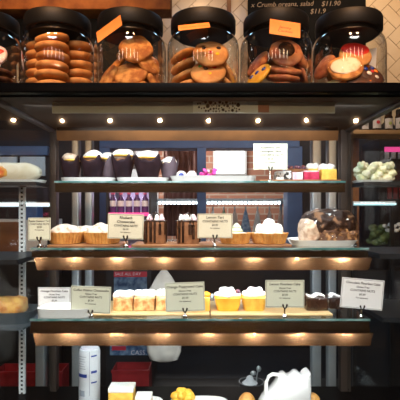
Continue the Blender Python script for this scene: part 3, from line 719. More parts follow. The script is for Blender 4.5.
def choc_cake(px, Y, label, seed):
    r, h = .0345, .070
    t = thing('chocolate_cake', label, 'cake', (X(px, Y), Y, ZB2), 'chocolate drip cakes')
    part('cake_body', t, 'sponge', lambda b: lathe(b, [(r, 0), (r * 1.01, .004), (r, h * .5), (r * 1.0, h - .004), (r * .94, h)], 48))
    def drips(b):
        rn = random.Random(seed)
        for i in range(13):
            a = 2 * PI * i / 13 + rn.uniform(-.1, .1); L = h * rn.choice((.95, .9, .8, .95, .6)); w = rn.uniform(.0035, .0065)
            pts = [((r + .0005) * math.cos(a), (r + .0005) * math.sin(a), h - L * j / 4 + .001) for j in range(5)]
            pts.insert(0, (r * .8 * math.cos(a), r * .8 * math.sin(a), h + .001))
            tube(b, pts, [w, w, w, w * .9, w, w * .9], 8)
        lathe(b, [(r * .9, h - .002), (r * 1.02, h), (r * .9, h + .004), (.002, h + .004)], 32)
    part('chocolate_drip', t, 'choc', drips)
    for i in range(5):
        a = 2 * PI * i / 5 + .6 + seed
        part('cream_rosette', t, 'pinkslice' if i % 2 else 'icing', lambda b: lathe(b, [(.0085, 0), (.0095, .005), (.0065, .009), (.007, .012), (.001, .019)], 14, lambda a2, j, rr, z: (rr * (1 + .12 * math.sin(5 * a2 + j)), z), m=T(.6 * r * math.cos(a), .6 * r * math.sin(a), h + .004)))
    def loops(b):
        rn = random.Random(seed + 5)
        for i in range(4):
            a = rn.uniform(0, PI); c, s = math.cos(a), math.sin(a); u = rn.uniform(.5, .85) * r
            tube(b, [(u * c * math.cos(q), u * s * math.cos(q), h + .006 + math.sin(q) * rn.uniform(.018, .024)) for q in [PI * j / 10 for j in range(11)]], .0013, 6)
    part('chocolate_curls', t, 'choc', loops)
choc_cake(155, .225, 'tall striped chocolate drip cake, left of the pair', 2)
choc_cake(188, .225, 'tall striped chocolate drip cake with pink rosettes, right of the pair', 4)
# large wrapped cake on plate
ly = .275
lf = thing('loaf_cake', 'large dark crumb-coated cake in clear wrap on white plate', 'cake', (X(327, ly), ly, z2 + .0045))
def loaf(b):
    lump(b, (.004, 0, .044), (.090, .068, .066), .010, 42, 3, 5, zpow=.62, flat=-.044, xypow=.85)
part('dark_crust', lf, 'chocglaze', loaf)
part('crumb_band', lf, 'choccrumb', lambda b: lump(b, (.014, -.004, .022), (.079, .0705, .030), .008, 95, 6, 5, zpow=.5, flat=-.022, xypow=.75))
part('nut_side', lf, 'nutcream', lambda b: lump(b, (-.062, -.012, .036), (.034, .058, .046), .009, 60, 8, 4, zpow=.7, flat=-.036))
wr = part('clear_wrap', lf, 'wrap', lambda b: lump(b, (.003, 0, .0435), (.0955, .0765, .070), .009, 42, 3, 4, zpow=.62, flat=-.0432, xypow=.84, jit=.0028), smooth=False)

# ================================================================== LOWEST SHELF FOOD
ZB3 = z3 + .006
for (a, c, lab, sd) in ((113, 132.5, 'crumble-sided cream-topped cake just right of Coffee Walnut card', 1), (134, 154, 'crumble-sided cream-topped cake, right of its twin', 2), (156, 170, 'crumble cake half hidden behind Orange Poppyseed card', 3)):
    slab('crumble_cake', lab, a, c, .175 if sd < 3 else .182, .065, .040, 'crumble', ZB3, 'cake', amp=.003, group='crumble cakes', layers=[('cream_top', 'cream', creamtop(3, 1.2, .012, sd))])
slab('yellow_cake', 'yellow cake behind Orange Poppyseed card', 192, 210, .172, .06, .042, 'yellowcake', ZB3, 'cake', amp=.002, layers=[('crumb_top', 'orangecake', creamtop(3, .7, .010, 7))])
def flared(px, w, label, mname, seed, berry):
    Y = .205; r = S(w / 2, Y)
    t = thing('orange_cupcake', label, 'cupcake', (X(px, Y), Y, ZB3), 'orange cupcakes')
    def sq(a, i, rr, z):
        c, s = abs(math.cos(a)), abs(math.sin(a)); q = (c ** 5 + s ** 5) ** (-1 / 5)
        return rr * q * (1 + .015 * noise.noise(Vector((3 * math.cos(a), 3 * math.sin(a), seed + z * 80)))), z
    part('cake_body', t, mname, lambda b: lathe(b, [(r * .76, 0), (r * .80, .003), (r * .90, .022), (r * .98, .040), (r * .90, .045)], 48, sq))
    def top(b):
        rn = random.Random(seed)
        lump(b, (0, 0, .047), (r * 1.0, r * .95, .010), .006, 60, seed, 4)
        for i in range(5): lump(b, (rn.uniform(-.4, .4) * r, rn.uniform(-.3, .3) * r, .056 + rn.random() * .006), (.012, .011, .010), .004, 70, i + seed, 3)
    part('cream_top', t, 'cream', top)
    if berry: part('dark_berry', t, 'berry', lambda b: lump(b, (r * .75, -r * .25, .056), (.008, .007, .008), .001, 50, 2, 3))
flared(227.5, 27, 'orange cupcake with cream and a dark berry, left of pair', 'orangecake', 3, True)
flared(253.5, 25, 'yellow-orange cupcake with cream, next to Lemon Flourless card', 'yellowcake', 8, False)
def choco_slice(px0, px1, Y, h, label, seed):
    t = slab('chocolate_slice', label, px0, px1, Y, .065, h, 'choc', ZB3, group='wrapped chocolate slices', amp=.002, layers=[('white_streak', 'icing', lambda b, w, D, h2: [tube(b, [(w * (-.8 + 1.5 * j / 6), -D * .3 + D * .5 * math.sin(j * 1.3 + seed) * .3 + i * .012, h2 + .004 + .003 * math.sin(j + seed)) for j in range(7)], .0028, 6) for i in range(3)])])  # white wavy lines run along the top of the slice
    w = (X(px1, Y) - X(px0, Y)) / 2
    part('clear_wrap', t, 'wrap', lambda b: lump(b, (0, 0, h * .5 + .004), (w * 1.06, .036, h * .5 + .006), .005, 50, seed, 4, zpow=.45, flat=-(h * .5 + .0038), xypow=.6, jit=.0018), smooth=False)
choco_slice(307, 328, .175, .040, 'wrapped dark chocolate slice nearest, right of Lemon Flourless card', 3)
choco_slice(330, 343, .2, .036, 'wrapped dark chocolate slice half behind Chocolate Flourless card', 5)
choco_slice(292, 306, .25, .040, 'wrapped dark chocolate slice farther back beside Lemon Flourless card', 6)

# ================================================================== BOTTOM DECK
ZD = .568
pl = platter(98, 160, .2, .2, ZD, .022, 'white plate under pale cakes on bottom deck')
slab('cake_slice', 'white-iced block cake at bottom left', 108, 133, .28, .06, .084, 'yellowcake', ZD + .004, layers=[('icing_top', 'icing', lambda b, w, D, h: box(b, -w * 1.02, w * 1.02, -D * .52, D * .52, h - .008, h + .006, bev=.003))])
slab('cake_slice', 'smaller white-iced block cake beside the bottom left one', 135, 151, .25, .05, .068, 'yellowcake', ZD + .004, layers=[('icing_top', 'icing', lambda b, w, D, h: box(b, -w * 1.02, w * 1.02, -D * .52, D * .52, h - .008, h + .006, bev=.003))])
platter(166, 232, .2, .2, ZD, .022, 'white plate under the yellow ruffled cake on bottom deck')
ry = .29
rc = thing('ruffled_cake', 'yellow ruffled cake at the bottom of the case', 'cake', (X(183, ry), ry, ZD + .004))
part('cake_body', rc, 'yellowcake', lambda b: lathe(b, [(.038, 0), (.040, .02), (.036, .06)], 40))
part('ruffle', rc, 'yellowicing', lambda b: [lump(b, (.024 * math.cos(i * .9), .02 * math.sin(i * .9), .062 + .004 * (i % 3)), (.016, .014, .013), .006, 60, i, 3) for i in range(8)])
by = .3
for px, lab, mm in ((247, 'small round yellow bun left of the white jug', 'pastry'), (312, 'small round golden bun right of the white jug', 'pastry')):
    o = part('bun', None, mm, lambda b: lump(b, (0, 0, .034), (.030, .030, .034), .002, 30, px, 4), loc=(X(px, by), by, ZD)); tag(o, lab, 'bun')
    o.scale = (1, 1, 1.08)
jy = .25
jg = thing('jug', 'large white ceramic jug with wavy rim and curled handle', 'jug', (X(289, jy), jy, ZD))
def jugb(b):
    pts = [(309, 370.5), (309.3, 385), (308.5, 405), (304, 421.4), (254, 421.4), (256, 408), (262, 397), (271, 388.5), (275.5, 383), (278, 377.5), (281.5, 374), (284.5, 373.5), (288, 376.3), (291.5, 375.2), (295, 372), (298.5, 372.2), (301.5, 375.4), (304.5, 375.2), (307, 372)]
    q = [(X(a, jy) - X(289, jy), Z(c, jy) - ZD) for a, c in pts]
    q[3] = (q[3][0], 0.0005); q[4] = (q[4][0], 0.0005)
    lay = ((-.040, .86), (-.034, .97), (-.015, 1.), (.015, 1.), (.034, .97), (.040, .86))
    cx = sum(p[0] for p in q) / len(q)
    rings = [[b.verts.new((cx + (x - cx) * k, y, z if z < .01 else z - (1 - k) * .05)) for x, z in q] for y, k in lay]
    n = len(q)
    for u, v in zip(rings, rings[1:]):
        for i in range(n): b.faces.new((u[i], u[(i + 1) % n], v[(i + 1) % n], v[i]))
    b.faces.new(rings[0]); b.faces.new(list(reversed(rings[-1])))
part('jug_body', jg, 'porcelain', jugb, angle=60)
def hnd(b):
    q = lambda px, py: (X(px, jy) - X(289, jy), 0, Z(py, jy) - ZD)
    tube(b, [q(266, 396), q(266, 389), q(266.3, 382), q(268.5, 376.5), q(272.5, 374.2), q(277, 374.6), q(281, 376.5)], [.007, .0065, .006, .0058, .006, .006, .0055], 10)
part('jug_handle', jg, 'porcelain', hnd)
# cleaning can
sy = .37
sc = thing('spray_can', 'white spray can with blue print standing at bottom left', 'spray can', (X(89.5, sy), sy, ZD))
sh_ = Z(345.5, sy) - ZD; sr = S(10.5, sy)
part('can_body', sc, 'canwhite', lambda b: lathe(b, [(sr * .96, 0), (sr, .004), (sr, sh_ - .02), (sr * .93, sh_ - .010), (sr * .8, sh_ - .008)], 40))
part('can_cap', sc, 'label', lambda b: lathe(b, [(sr * .82, sh_ - .009), (sr * .80, sh_ - .004), (sr * .66, sh_), (.001, sh_ + .0005)], 40))
def curved(b, a0, a1, z0, z1):
    n = 10; q = []
    for i in range(n + 1):
        a = R(a0 + (a1 - a0) * i / n)
        q.append([b.verts.new(((sr + .0006) * math.sin(a), -(sr + .0006) * math.cos(a), z)) for z in (z0, z1)])
    for u, v in zip(q, q[1:]): b.faces.new((u[0], v[0], v[1], u[1]))
zz_ = lambda py: Z(py, sy - sr) - ZD
part('label_print', sc, 'canblue', lambda b: [curved(b, -60, 0, zz_(378), zz_(374.5)), curved(b, 22, 55, zz_(357.5), zz_(356)), curved(b, 22, 55, zz_(374), zz_(371.5)), curved(b, 22, 55, zz_(384), zz_(382.5))], recalc=False, smooth=False)
part('fine_print', sc, 'greytext', lambda b: [curved(b, -55 + (i % 3) * 4, -5 - (i * 7) % 11, zz_(357 + 2.4 * i) - .0022, zz_(357 + 2.4 * i)) for i in range(6)] + [curved(b, -50, -12, zz_(397), zz_(391))] + [curved(b, 12, 15, zz_(396), zz_(352))], recalc=False, smooth=False)

# ================================================================== SIDE BAYS
o = platter(-30, 41, .385, .09, 1.348, .010, 'white plate under the rolled wrap at left edge')
wy = .42
wp = thing('wrap_roll', 'soft white wrap with tomato filling at left edge', 'sandwich', (X(8, wy), wy, 1.3525))
def wroll(b): lump(b, (X(14, wy) - X(8, wy), 0, .034), (.098, .034, .034), .002, 25, 2, 4, xypow=.62)
part('tortilla', wp, 'wraptort', wroll)
part('filling', wp, 'tomato', lambda b: lump(b, (X(6, wy) - X(8, wy) , -.028, .032), (.022, .010, .022), .006, 50, 3, 3))
ty = .262
o = platter(-40, 29.5, ty, .15, LB, S(13, ty), 'slate grey tray under the pie at left edge', 'tray', 'trayd', .02, 'tray')
pyo = thing('pie', 'golden crusted pie on slate tray at left edge', 'pie', (X(8, .345), .345, LB + .0045))
part('pie_crust', pyo, 'pie', lambda b: lump(b, (0, 0, .045), (.062, .05, .030), .007, 45, 3, 4, zpow=.5, xypow=.7))
part('pie_case', pyo, 'pastry', lambda b: lathe(b, [(.04, 0), (.05, .03), (.052, .05)], 40))
gb = .40
tag(part('plastic_box', None, 'bluebox', lambda b: box(b, -.055, .055, -.05, .05, 0, .075, bev=.006), loc=(X(31, 1.45), 1.45, Z(219.5, 1.45))), 'blue plastic box on top of cupboard behind left divider', 'box')
# right bay: salad rolls
sy2 = .43
tag(platter(358, 396, .385, .09, 1.348, .008, 'shallow dish under pale green salad heap at right'), 'shallow dish under pale green salad heap at right', 'dish')
sl = part('salad_heap', None, 'salad', lambda b: [lump(b, ((i % 8 - 3.5) * .0165 + .004 * math.sin(i * 5), ((i * 7) % 3 - 1) * .016, .013 + .0145 * (i // 8)), (.0145, .014, .0125), .007, 85, i, 3) for i in range(32)], loc=(X(375, sy2), sy2, 1.353))
tag(sl, 'heap of pale green salad behind the right glass divider', 'salad')

# ================================================================== BEHIND THE CASE
# right ledge with small jars
ry_ = .95
lg = struct('trim_4', 'ledgewood', lambda b: box(b, X(352, ry_), X(430, ry_), ry_ - .02, ry_ + .14, Z(134.5, ry_), Z(130.5, ry_), bev=.002))
struct('trim_5', 'timber', lambda b: box(b, X(351, ry_ + .15), X(357, ry_ + .15), ry_ + .12, ry_ + .15, 0, Z(95, ry_)))
zl = Z(130.5, ry_)
def small_jar(px, wpx, hpx, cap, lab, label, Y=ry_ + .03):
    r = S(wpx / 2, Y); h = S(hpx, Y)
    t = thing('spice_jar', label, 'jar', (X(px, Y), Y, zl), 'small jars on the right ledge')
    part('jar_body', t, 'drink' if lab == 'label' else 'choc', lambda b: lathe(b, [(r * .9, 0), (r, .003), (r, h * .68), (r * .75, h * .78), (r * .7, h * .8)], 24))
    part('jar_cap', t, cap, lambda b: lathe(b, [(r * .82, h * .79), (r * .82, h * .98), (r * .7, h)], 24))
    def lb(b):
        n = 12; q = []
        for i in range(n + 1):
            a = R(-75 + 150 * i / n); q.append([b.verts.new(((r + .0006) * math.sin(a), -(r + .0006) * math.cos(a), z)) for z in (h * .12, h * .6)])
        for u, v in zip(q, q[1:]): b.faces.new((u[0], v[0], v[1], u[1]))
    l = part('jar_label', t, 'label', lb, recalc=False)
    part('label_emblem', l, lab, lambda b: lathe(b, [(r * .42, 0), (r * .42, .001)], 16, m=T(0, -r - .002, h * .36) @ FRONT))
small_jar(365, 6.5, 18, 'black', 'greytext', 'small dark jar with grey label, leftmost on right ledge')
small_jar(376.5, 8.5, 24, 'redplastic', 'redprint', 'small jar with red cap and red-printed label')
small_jar(388.5, 8, 21, 'black', 'lettuce', 'small jar with green-printed label, right of red-capped one')
small_jar(399, 7.5, 22, 'black', 'candy_green', 'small green-labelled jar cut by right photo edge')
# steel uprights
def rack(name, pxs, Y, label, z1_):
    x = X(sum(p[0] + p[1] for p in pxs) / 2 / len(pxs), Y)
    t = thing(name, label, 'rack', (x, Y, 0))
    for a, c in pxs: part('upright', t, 'steel', lambda b: [box(b, X(a, Y) - x, X(c, Y) - x, -.025, .025, 0, z1_, bev=.006)])
    part('cross_bar', t, 'steel', lambda b: [box(b, X(pxs[0][0], Y) - x, X(pxs[-1][1], Y) - x, -.02, .02, zz, zz + .03) for zz in (.25,)])
rack('steel_rack', ((73, 80), (86, 93)), .95, 'stainless steel rack uprights behind left of the case', Z(140, .95))
rack('steel_rack', ((311, 320), (327, 335)), .95, 'stainless steel rack uprights behind right of the case', Z(138, .95))
rack('steel_rack', ((37, 46), (49, 57)), .92, 'low pair of columns modelled after a reflection, behind bottom left of the case', Z(338, .92))  # these columns model a reflection, no real rack stands here
# drinks fridge
fy2 = 1.2
fx0, fx1 = X(106, fy2), X(151, fy2); fxc = (fx0 + fx1) / 2; fw = (fx1 - fx0) / 2
fz1 = Z(183, fy2)
fr = thing('drinks_fridge', 'dark drinks fridge with pink-lit bottle shelf behind the case', 'fridge', (fxc, fy2, 0))
zs_ = Z(213, fy2)
def fbody(b):
    box(b, -fw, fw, 0, .35, 0, Z(270, fy2) + .01); box(b, -fw, fw, .33, .35, Z(270, fy2), fz1)
    box(b, -fw, -fw + .012, 0, .35, Z(270, fy2), fz1); box(b, fw - .012, fw, 0, .35, Z(270, fy2), fz1); box(b, -fw, fw, 0, .35, fz1 - .02, fz1)
part('fridge_body', fr, 'fridge', fbody)
part('fridge_lining', fr, 'fridgein', lambda b: box(b, -fw + .013, fw - .013, .318, .329, Z(269, fy2), fz1 - .021))
part('fridge_shelf', fr, 'ledbody', lambda b: box(b, -fw + .013, fw - .013, .01, .31, zs_ - .008, zs_))
part('price_rail', fr, 'pinkglow', lambda b: box(b, -fw + .013, fw - .013, .002, .009, zs_ - .016, zs_ + .002))
g1 = part('printed_panel', fr, 'bluepic', lambda b: box(b, X(114, fy2) - fxc, X(147, fy2) - fxc, -.004, -.001, Z(301, fy2), Z(277, fy2)))
part('red_header', g1, 'redprint', lambda b: box(b, X(114, fy2) - fxc, X(147, fy2) - fxc, -.005, -.001, Z(276.8, fy2), Z(271.5, fy2)))
part('header_lettering', g1, 'label', lambda b: text(b, 'SALE ALL DAY', .022, Matrix.Translation((X(128, fy2) - fxc, -.0056, Z(274, fy2))) @ FRONT), smooth=False)
g2 = part('printed_strip', fr, 'bluepic', lambda b: box(b, X(110, fy2) - fxc, X(149, fy2) - fxc, -.004, -.001, Z(355, fy2), Z(345, fy2)))
part('strip_lettering', g2, 'redprint', lambda b: box(b, X(112, fy2) - fxc, X(126, fy2) - fxc, -.005, -.004, Z(350, fy2), Z(346, fy2)), smooth=False)
part('strip_lettering', g2, 'label', lambda b: text(b, 'CASS', .034, Matrix.Translation((X(138, fy2) - fxc, -.0056, Z(352.5, fy2))) @ FRONT), smooth=False)
bt0 = None
for i, px in enumerate((113, 121, 129, 137, 145)):
    Y = fy2 + .04; h = S(22, Y); r = S(3.4, Y)
    lab = f'dark berry drink with pink cap, {["leftmost", "second from left", "middle one", "second from right", "rightmost"][i]} on pink-lit shelf'
    if i == 0:
        t = thing('drink_bottle', lab, 'bottle', (X(px, Y), Y, zs_), 'bottles in the drinks fridge')
        part('bottle_body', t, 'drink', lambda b: lathe(b, [(r * .9, 0), (r, .003), (r, h * .6), (r * .5, h * .75), (r * .45, h * .86)], 24))
        part('bottle_cap', t, 'pinkcap', lambda b: lathe(b, [(r * .55, h * .84), (r * .55, h * .99), (r * .45, h)], 20))
        part('bottle_label', t, 'label', lambda b: lathe(b, [(r * 1.02, h * .30), (r * 1.02, h * .55)], 24, cap0=False, cap1=False))
        bt0 = t
    else: dup(bt0, (X(px, Y), Y, zs_), lab)
# hanging white bag in front of fridge side
hy = .9
hb = thing('cloth_bag', 'white cotton bag hanging behind the crumble cakes', 'bag', (X(164, hy), hy, Z(362, hy)))
def bag(b):
    H = Z(268, hy) - Z(362, hy)
    pr = [(.30, 0), (.80, .012), (.98, .05), (1.0, .12), (.98, H - .16), (.85, H - .10), (.45, H - .04), (.16, H - .01), (.10, H)]
    w = S(17.5, hy)
    rings = []
    for (f, z) in pr:
        ring = []
        for k in range(32):
            a = 2 * PI * k / 32
            x = w * f * math.cos(a); y = .022 * f * math.sin(a) + .004 * math.sin(6 * a + z * 20) * f
            ring.append(b.verts.new((x, y, z)))
        rings.append(ring)
    for u, v in zip(rings, rings[1:]):
        for k in range(32): b.faces.new((u[k], u[(k + 1) % 32], v[(k + 1) % 32], v[k]))
    b.faces.new(list(reversed(rings[0]))); b.faces.new(rings[-1])
part('bag_body', hb, 'bagwhite', bag, angle=180)
part('hang_cord', hb, 'bagwhite', lambda b: tube(b, [(0, 0, Z(268, hy) - Z(362, hy)), (0, .002, Z(265, hy) - Z(362, hy)), (0, .0, Z(262, hy) - Z(362, hy))], .002, 6))
struct('trim_6', 'dark', lambda b: tube(b, [(X(73, hy), hy + .018, Z(262, hy)), (X(335, hy), hy + .018, Z(262, hy))], .006, 8))

# LED rail with piping bags in the kitchen
ky = 2.5
kr = thing('led_rail', 'white shelf rail with a row of bright LED dots', 'light rail', (X(217, ky), ky, Z(201, ky)))
L0, L1 = X(150, ky) - X(217, ky), X(284, ky) - X(217, ky)
part('rail_body', kr, 'ledbody', lambda b: box(b, L0, L1, -.02, .1, -.005, .02))
part('led_dots', kr, 'led', lambda b: [box(b, L0 + .012 + i * .0305, L0 + .030 + i * .0305, -.024, -.0205, -.026, -.006) for i in range(int((L1 - L0 - .03) / .0305))])
part('led_strip_backing', kr, 'steel', lambda b: box(b, L0, L1, -.0205, -.012, -.028, -.005))
part('support_bracket', kr, 'steel', lambda b: [box(b, L0, L0 + .02, .08, .1, -Z(201, ky), -.006), box(b, L1 - .02, L1, .08, .1, -Z(201, ky), -.006)])
def pbag(px, top, bot, wpx, mname, label, Y=2.47):
    h = Z(top, Y) - Z(bot, Y); w = S(wpx / 2, Y)
    t = thing('piping_bag', label, 'piping bag', (X(px, Y), Y + .03, Z(bot, Y)), 'piping bags hanging under the LED rail')
    part('bag_cone', t, mname, lambda b: lathe(b, [(w, 0), (w * .96, .01), (w * .6, h * .5), (w * .25, h * .9), (w * .12, h)], 20, lambda a, i, rr, z: (rr * (1 + .08 * math.sin(5 * a)), z), m=T(s=(1, .4, 1))))
    part('nozzle', t, 'steel', lambda b: lathe(b, [(w * .14, h), (w * .10, h + .02), (.003, h + .03)], 12))
for i, (px, w, mm, lab) in enumerate(((213, 11, 'bagwhite', 'white piping bag, leftmost under the LED rail'), (224, 11, 'pistachio', 'pale green piping bag, second from left under LED rail'), (235, 11, 'bagpink', 'pinkish piping bag left of the blue one'),
        (246, 12, 'bagblue', 'blue printed piping bag under the LED rail'), (258, 11, 'bagwhite', 'white piping bag right of the blue one'), (270, 11, 'bagpink', 'pinkish piping bag, second from right under LED rail'), (281, 9, 'bagpink', 'pinkish piping bag, rightmost under the LED rail'))):
    pbag(px, 210, 234, w, mm, lab)
# left kitchen things
ay = 2.6
ap = thing('oven_hood', 'white oven hood seen through left of the serving window', 'hood', (X(128, ay), ay, Z(166, ay)))
part('hood_body', ap, 'appl', lambda b: prism(b, [(-.10, 0), (.16, 0), (.13, .03), (.07, .085), (-.07, .085)], 0, .3))
part('hood_duct', ap, 'steel', lambda b: box(b, -.04, .04, .1, .2, .085, .6))
part('hood_legs', ap, 'steel', lambda b: [box(b, -.09, -.07, .25, .28, -Z(166, ay), -.001), box(b, .12, .14, .25, .28, -Z(166, ay), -.001)])
cv = thing('curtain', 'dusty pink curtain left of the window bar', 'curtain', (X(182, 2.7), 2.7, Z(236, 2.7)))
def curt(b):
    n = 60; L = X(199, 2.7) - X(163, 2.7); H = Z(140, 2.7) - Z(236, 2.7); q = []
    for i in range(n + 1):
        x = -L / 2 + L * i / n; y = .018 * math.sin(i * .75)
        q.append([b.verts.new((x, y, z)) for z in (0, H)])
    for u, v in zip(q, q[1:]): b.faces.new((u[0], v[0], v[1], u[1]))
cu = part('curtain_cloth', cv, 'pinkcurtain', curt, recalc=False, angle=180)
cu.modifiers.new('s', 'SOLIDIFY').thickness = .004
part('curtain_rod', cv, 'steel', lambda b: tube(b, [(-.35, 0, Z(140, 2.7) - Z(236, 2.7) + .01), (.2, 0, Z(140, 2.7) - Z(236, 2.7) + .01)], .008, 8))
# back bench, with things on it
bz = Z(388.5, 1.25)
struct('trim_7', 'dark', lambda b: box(b, -1.6, 1.9, 1.15 - .12, 1.19, bz - .03, bz, bev=.003))
struct('trim_8', 'navydark', lambda b: box(b, X(154, 1.5), 1.9, 1.4, 1.98, 0, bz, bev=.003))
struct('trim_9', 'dark', lambda b: box(b, X(154, 1.5), 1.9, 1.19, 1.4, bz - .03, bz, bev=.003))
def crate(px0, px1, top, label, mname='redplastic', Y=1.05):
    w = (X(px1, Y) - X(px0, Y)) / 2; h = Z(top, Y) - bz
    t = thing('crate', label, 'crate', ((X(px0, Y) + X(px1, Y)) / 2, Y + .06, bz))
    def f(b):
        box(b, -w, w, -.06, -.056, 0, h); box(b, -w, w, .056, .06, 0, h); box(b, -w, -w + .004, -.056, .056, 0, h); box(b, w - .004, w, -.056, .056, 0, h); box(b, -w, w, -.056, .056, 0, .004)
    part('crate_body', t, mname, f)
    part('crate_rim', t, mname, lambda b: [box(b, -w - .004, w + .004, -.065, -.0605, h - .014, h), box(b, -w - .004, w + .004, -.065, -.0605, 0, .010)])
    return t
crate(112, 149, 370, 'red plastic crate behind the pale cakes')
cr2 = crate(-6, 62, 371.5, 'long red foil-wrapped carton at bottom left', 'redfoil')
part('gold_squiggles', cr2, 'goldboard', lambda b: [tube(b, [(-.10 + .05 * i + .012 * j, -.0668, .008 + .010 * abs(math.sin(j * 1.1 + i))) for j in range(6)], .0012, 5) for i in range(6)])
bw = thing('salad_bowl', 'pale tub of lettuce on the back bench', 'tub', (X(189, 1.08), 1.10, bz))
part('tub', bw, 'appl', lambda b: box(b, -.036, .036, -.03, .03, 0, .022, bev=.003))
part('lettuce', bw, 'lettuce', lambda b: [lump(b, ((i - 2) * .013, -.006 + .008 * (i % 2), .026 + .005 * (i % 2)), (.012, .012, .010), .006, 60, i, 3) for i in range(5)])
bb = thing('tub', 'small tub with blue label on back bench', 'tub', (X(218, 1.06), 1.08, bz))
part('tub_body', bb, 'canblue', lambda b: box(b, -.04, .04, -.02, .02, 0, .026, bev=.003))
part('tub_label', bb, 'appl', lambda b: [box(b, -.034 + .012 * i, -.027 + .012 * i, -.0212, -.0204, .006, .018) for i in range(6)])
pt = thing('cooking_pot', 'dull steel pot with whisks on back bench', 'pot', (X(252, 1.1), 1.12, bz))
part('pot_body', pt, 'potsteel', lambda b: lathe(b, [(.060, 0), (.063, .004), (.063, .085), (.066, .088), (.060, .088), (.058, .02)], 40))
part('utensil', pt, 'steel', lambda b: [tube(b, [(-.02, 0, .03), (-.014, 0, .10), (.004, -.01, .128)], .005, 8), lump(b, (.008, -.012, .135), (.014, .01, .012), .003, 50, 1, 3)])
part('utensil', pt, 'steel', lambda b: [tube(b, [(.02, .01, .03), (.028, .01, .11), (.036, .005, .15)], .004, 8), lump(b, (.038, .004, .152), (.012, .01, .016), .003, 50, 2, 3)])
part('napkin', pt, 'flour', lambda b: lathe(b, [(.040, .086), (.022, .10), (.014, .118), (.003, .124)], 18, m=T(-.01, -.012, 0)))
# floating bits behind: second LED runs left and right
for px0, px1, py, Y, lab, mm in ((-8, 51, 205, .75, 'bright LED tube behind the left glass divider', 'led2'), (354, 396, 204, .85, 'cyan LED tube behind the right glass divider', 'ledcyan')):
    if mm == 'led2': M['led2'] = mat('soft white LED tube', (1, 1, 1), .4, emit=1.6, ecol=(.85, .95, 1.))
    w = (X(px1, Y) - X(px0, Y)) / 2
    t = thing('led_tube', lab, 'light tube', ((X(px0, Y) + X(px1, Y)) / 2, Y, Z(py, Y)))
    part('tube', t, mm, lambda b: tube(b, [(-w, 0, 0), (w, 0, 0)], S(1.6 if mm == 'led2' else 1.1, Y), 10))
    part('holder', t, 'ledbody', lambda b: [box(b, -w, w, .006, .014, -.008, .012)])
    part('stand', t, 'dark', lambda b: [box(b, s * w * .9 - .008, s * w * .9 + .008, .014, .03, -Z(py, Y), .012) for s in (-1, 1)])
cpy = 1.35
cp = thing('cupboard', 'grey-blue cupboard with brown door behind left glass divider', 'cupboard', (X(25, cpy), cpy, 0))
part('cupboard_body', cp, 'appl', lambda b: box(b, X(-30, cpy) - X(25, cpy), X(46, cpy) - X(25, cpy), .012, .3, Z(262, cpy), Z(219.5, 1.45)))
part('door', cp, 'timber', lambda b: box(b, X(-10, cpy) - X(25, cpy), X(19, cpy) - X(25, cpy), 0, .011, Z(258, cpy), Z(222, cpy), bev=.002))
part('stand', cp, 'dark', lambda b: box(b, X(-30, cpy) - X(25, cpy), X(46, cpy) - X(25, cpy), .02, .29, 0, Z(262, cpy)))
# plant behind right bay
vp = thing('potted_plant', 'potted plant with white flowers behind the right glass', 'plant', (X(379, 1.0), 1.0, 0))
vz = Z(240, 1.0)
struct('trim_10', 'navydark', lambda b: box(b, X(352, .95), X(440, .95), .93, 1.12, 0, vz - .14, bev=.003))
vp.location.z = vz - .14
part('pot', vp, 'fridge', lambda b: lathe(b, [(.045, 0), (.06, .10), (.055, .10)], 24))
part('foliage', vp, 'leaf', lambda b: [lump(b, (.07 * math.cos(i * 2.4) * (i % 4) / 3, .05 * math.sin(i * 2.4), .13 + .012 * (i % 7)), (.022, .012, .016), .006, 40, i, 2) for i in range(22)])
part('blossoms', vp, 'flour', lambda b: [lump(b, (.02 + .022 * (i % 4) - .01 * (i // 4), -.05, .19 + .02 * (i // 4) + .008 * (i % 2)), (.012, .009, .010), .005, 60, i, 2) for i in range(8)])
# pink lit cooler seen at far right
pk = thing('side_fridge', 'small fridge with pink light at right edge', 'fridge', (X(396, 1.5), 1.5, 0))
part('fridge_body', pk, 'fridge', lambda b: box(b, -.1, .2, 0, .3, 0, Z(138, 1.5)))
part('price_rail', pk, 'pinkglow', lambda b: box(b, -.07, .1, -.006, -.001, Z(152, 1.5), Z(147, 1.5)))
part('red_product_row', pk, 'redplastic', lambda b: [box(b, -.055 + .035 * i, -.03 + .035 * i, -.012, -.001, Z(199, 1.5), Z(186, 1.5) - .004 * (i % 2), bev=.003) for i in range(4)])
part('product_row', pk, 'label', lambda b: [box(b, -.07 + .04 * i, -.045 + .04 * i, -.01, -.001, Z(159, 1.5), Z(152.5, 1.5), bev=.003) for i in range(4)])

# ================================================================== LIGHT
def light(kind, name, loc, energy, col, **k):
    l = bpy.data.lights.new(name, kind); l.energy = energy; l.color = col
    for a, v in k.items(): setattr(l, a, v)
    o = bpy.data.objects.new(name, l); COL.objects.link(o); o.location = loc
    return o
def aim(o, p): o.rotation_euler = (Vector(p) - o.location).to_track_quat('-Z', 'Y').to_euler()
COOL = (.95, .98, 1.)
def strip(name, y, z, e, ty, w=.96, col=COOL, x=0):
    o = light('AREA', name, (x, y, z), e, col, shape='RECTANGLE', size=w, size_y=.025)
    aim(o, (x, ty, z - .25)); o.rotation_euler.z = 0
    return o
strip('case_top_light', .25, 1.548, 1.7, .40, 1.0)
strip('shelf_light', .365, z1 - .040, 2.0, .45)
strip('shelf_light', .150, z2 - .046, 2.5, .27)
strip('shelf_light', .118, z3 - .050, 3.4, .30)
strip('added_front_fill', .085, 1.546, 6, .24, 1.0)  # added fill lighting the fronts and cards; no such fitting seen
o = light('SPOT', 'added_side_fill', (-1.0, -.2, 3.0), 55, (1., .95, .88), spot_size=R(16), spot_blend=.6, shadow_soft_size=.04); aim(o, (-.72, .40, 1.2))  # both side spots are added fill for the food in the side bays
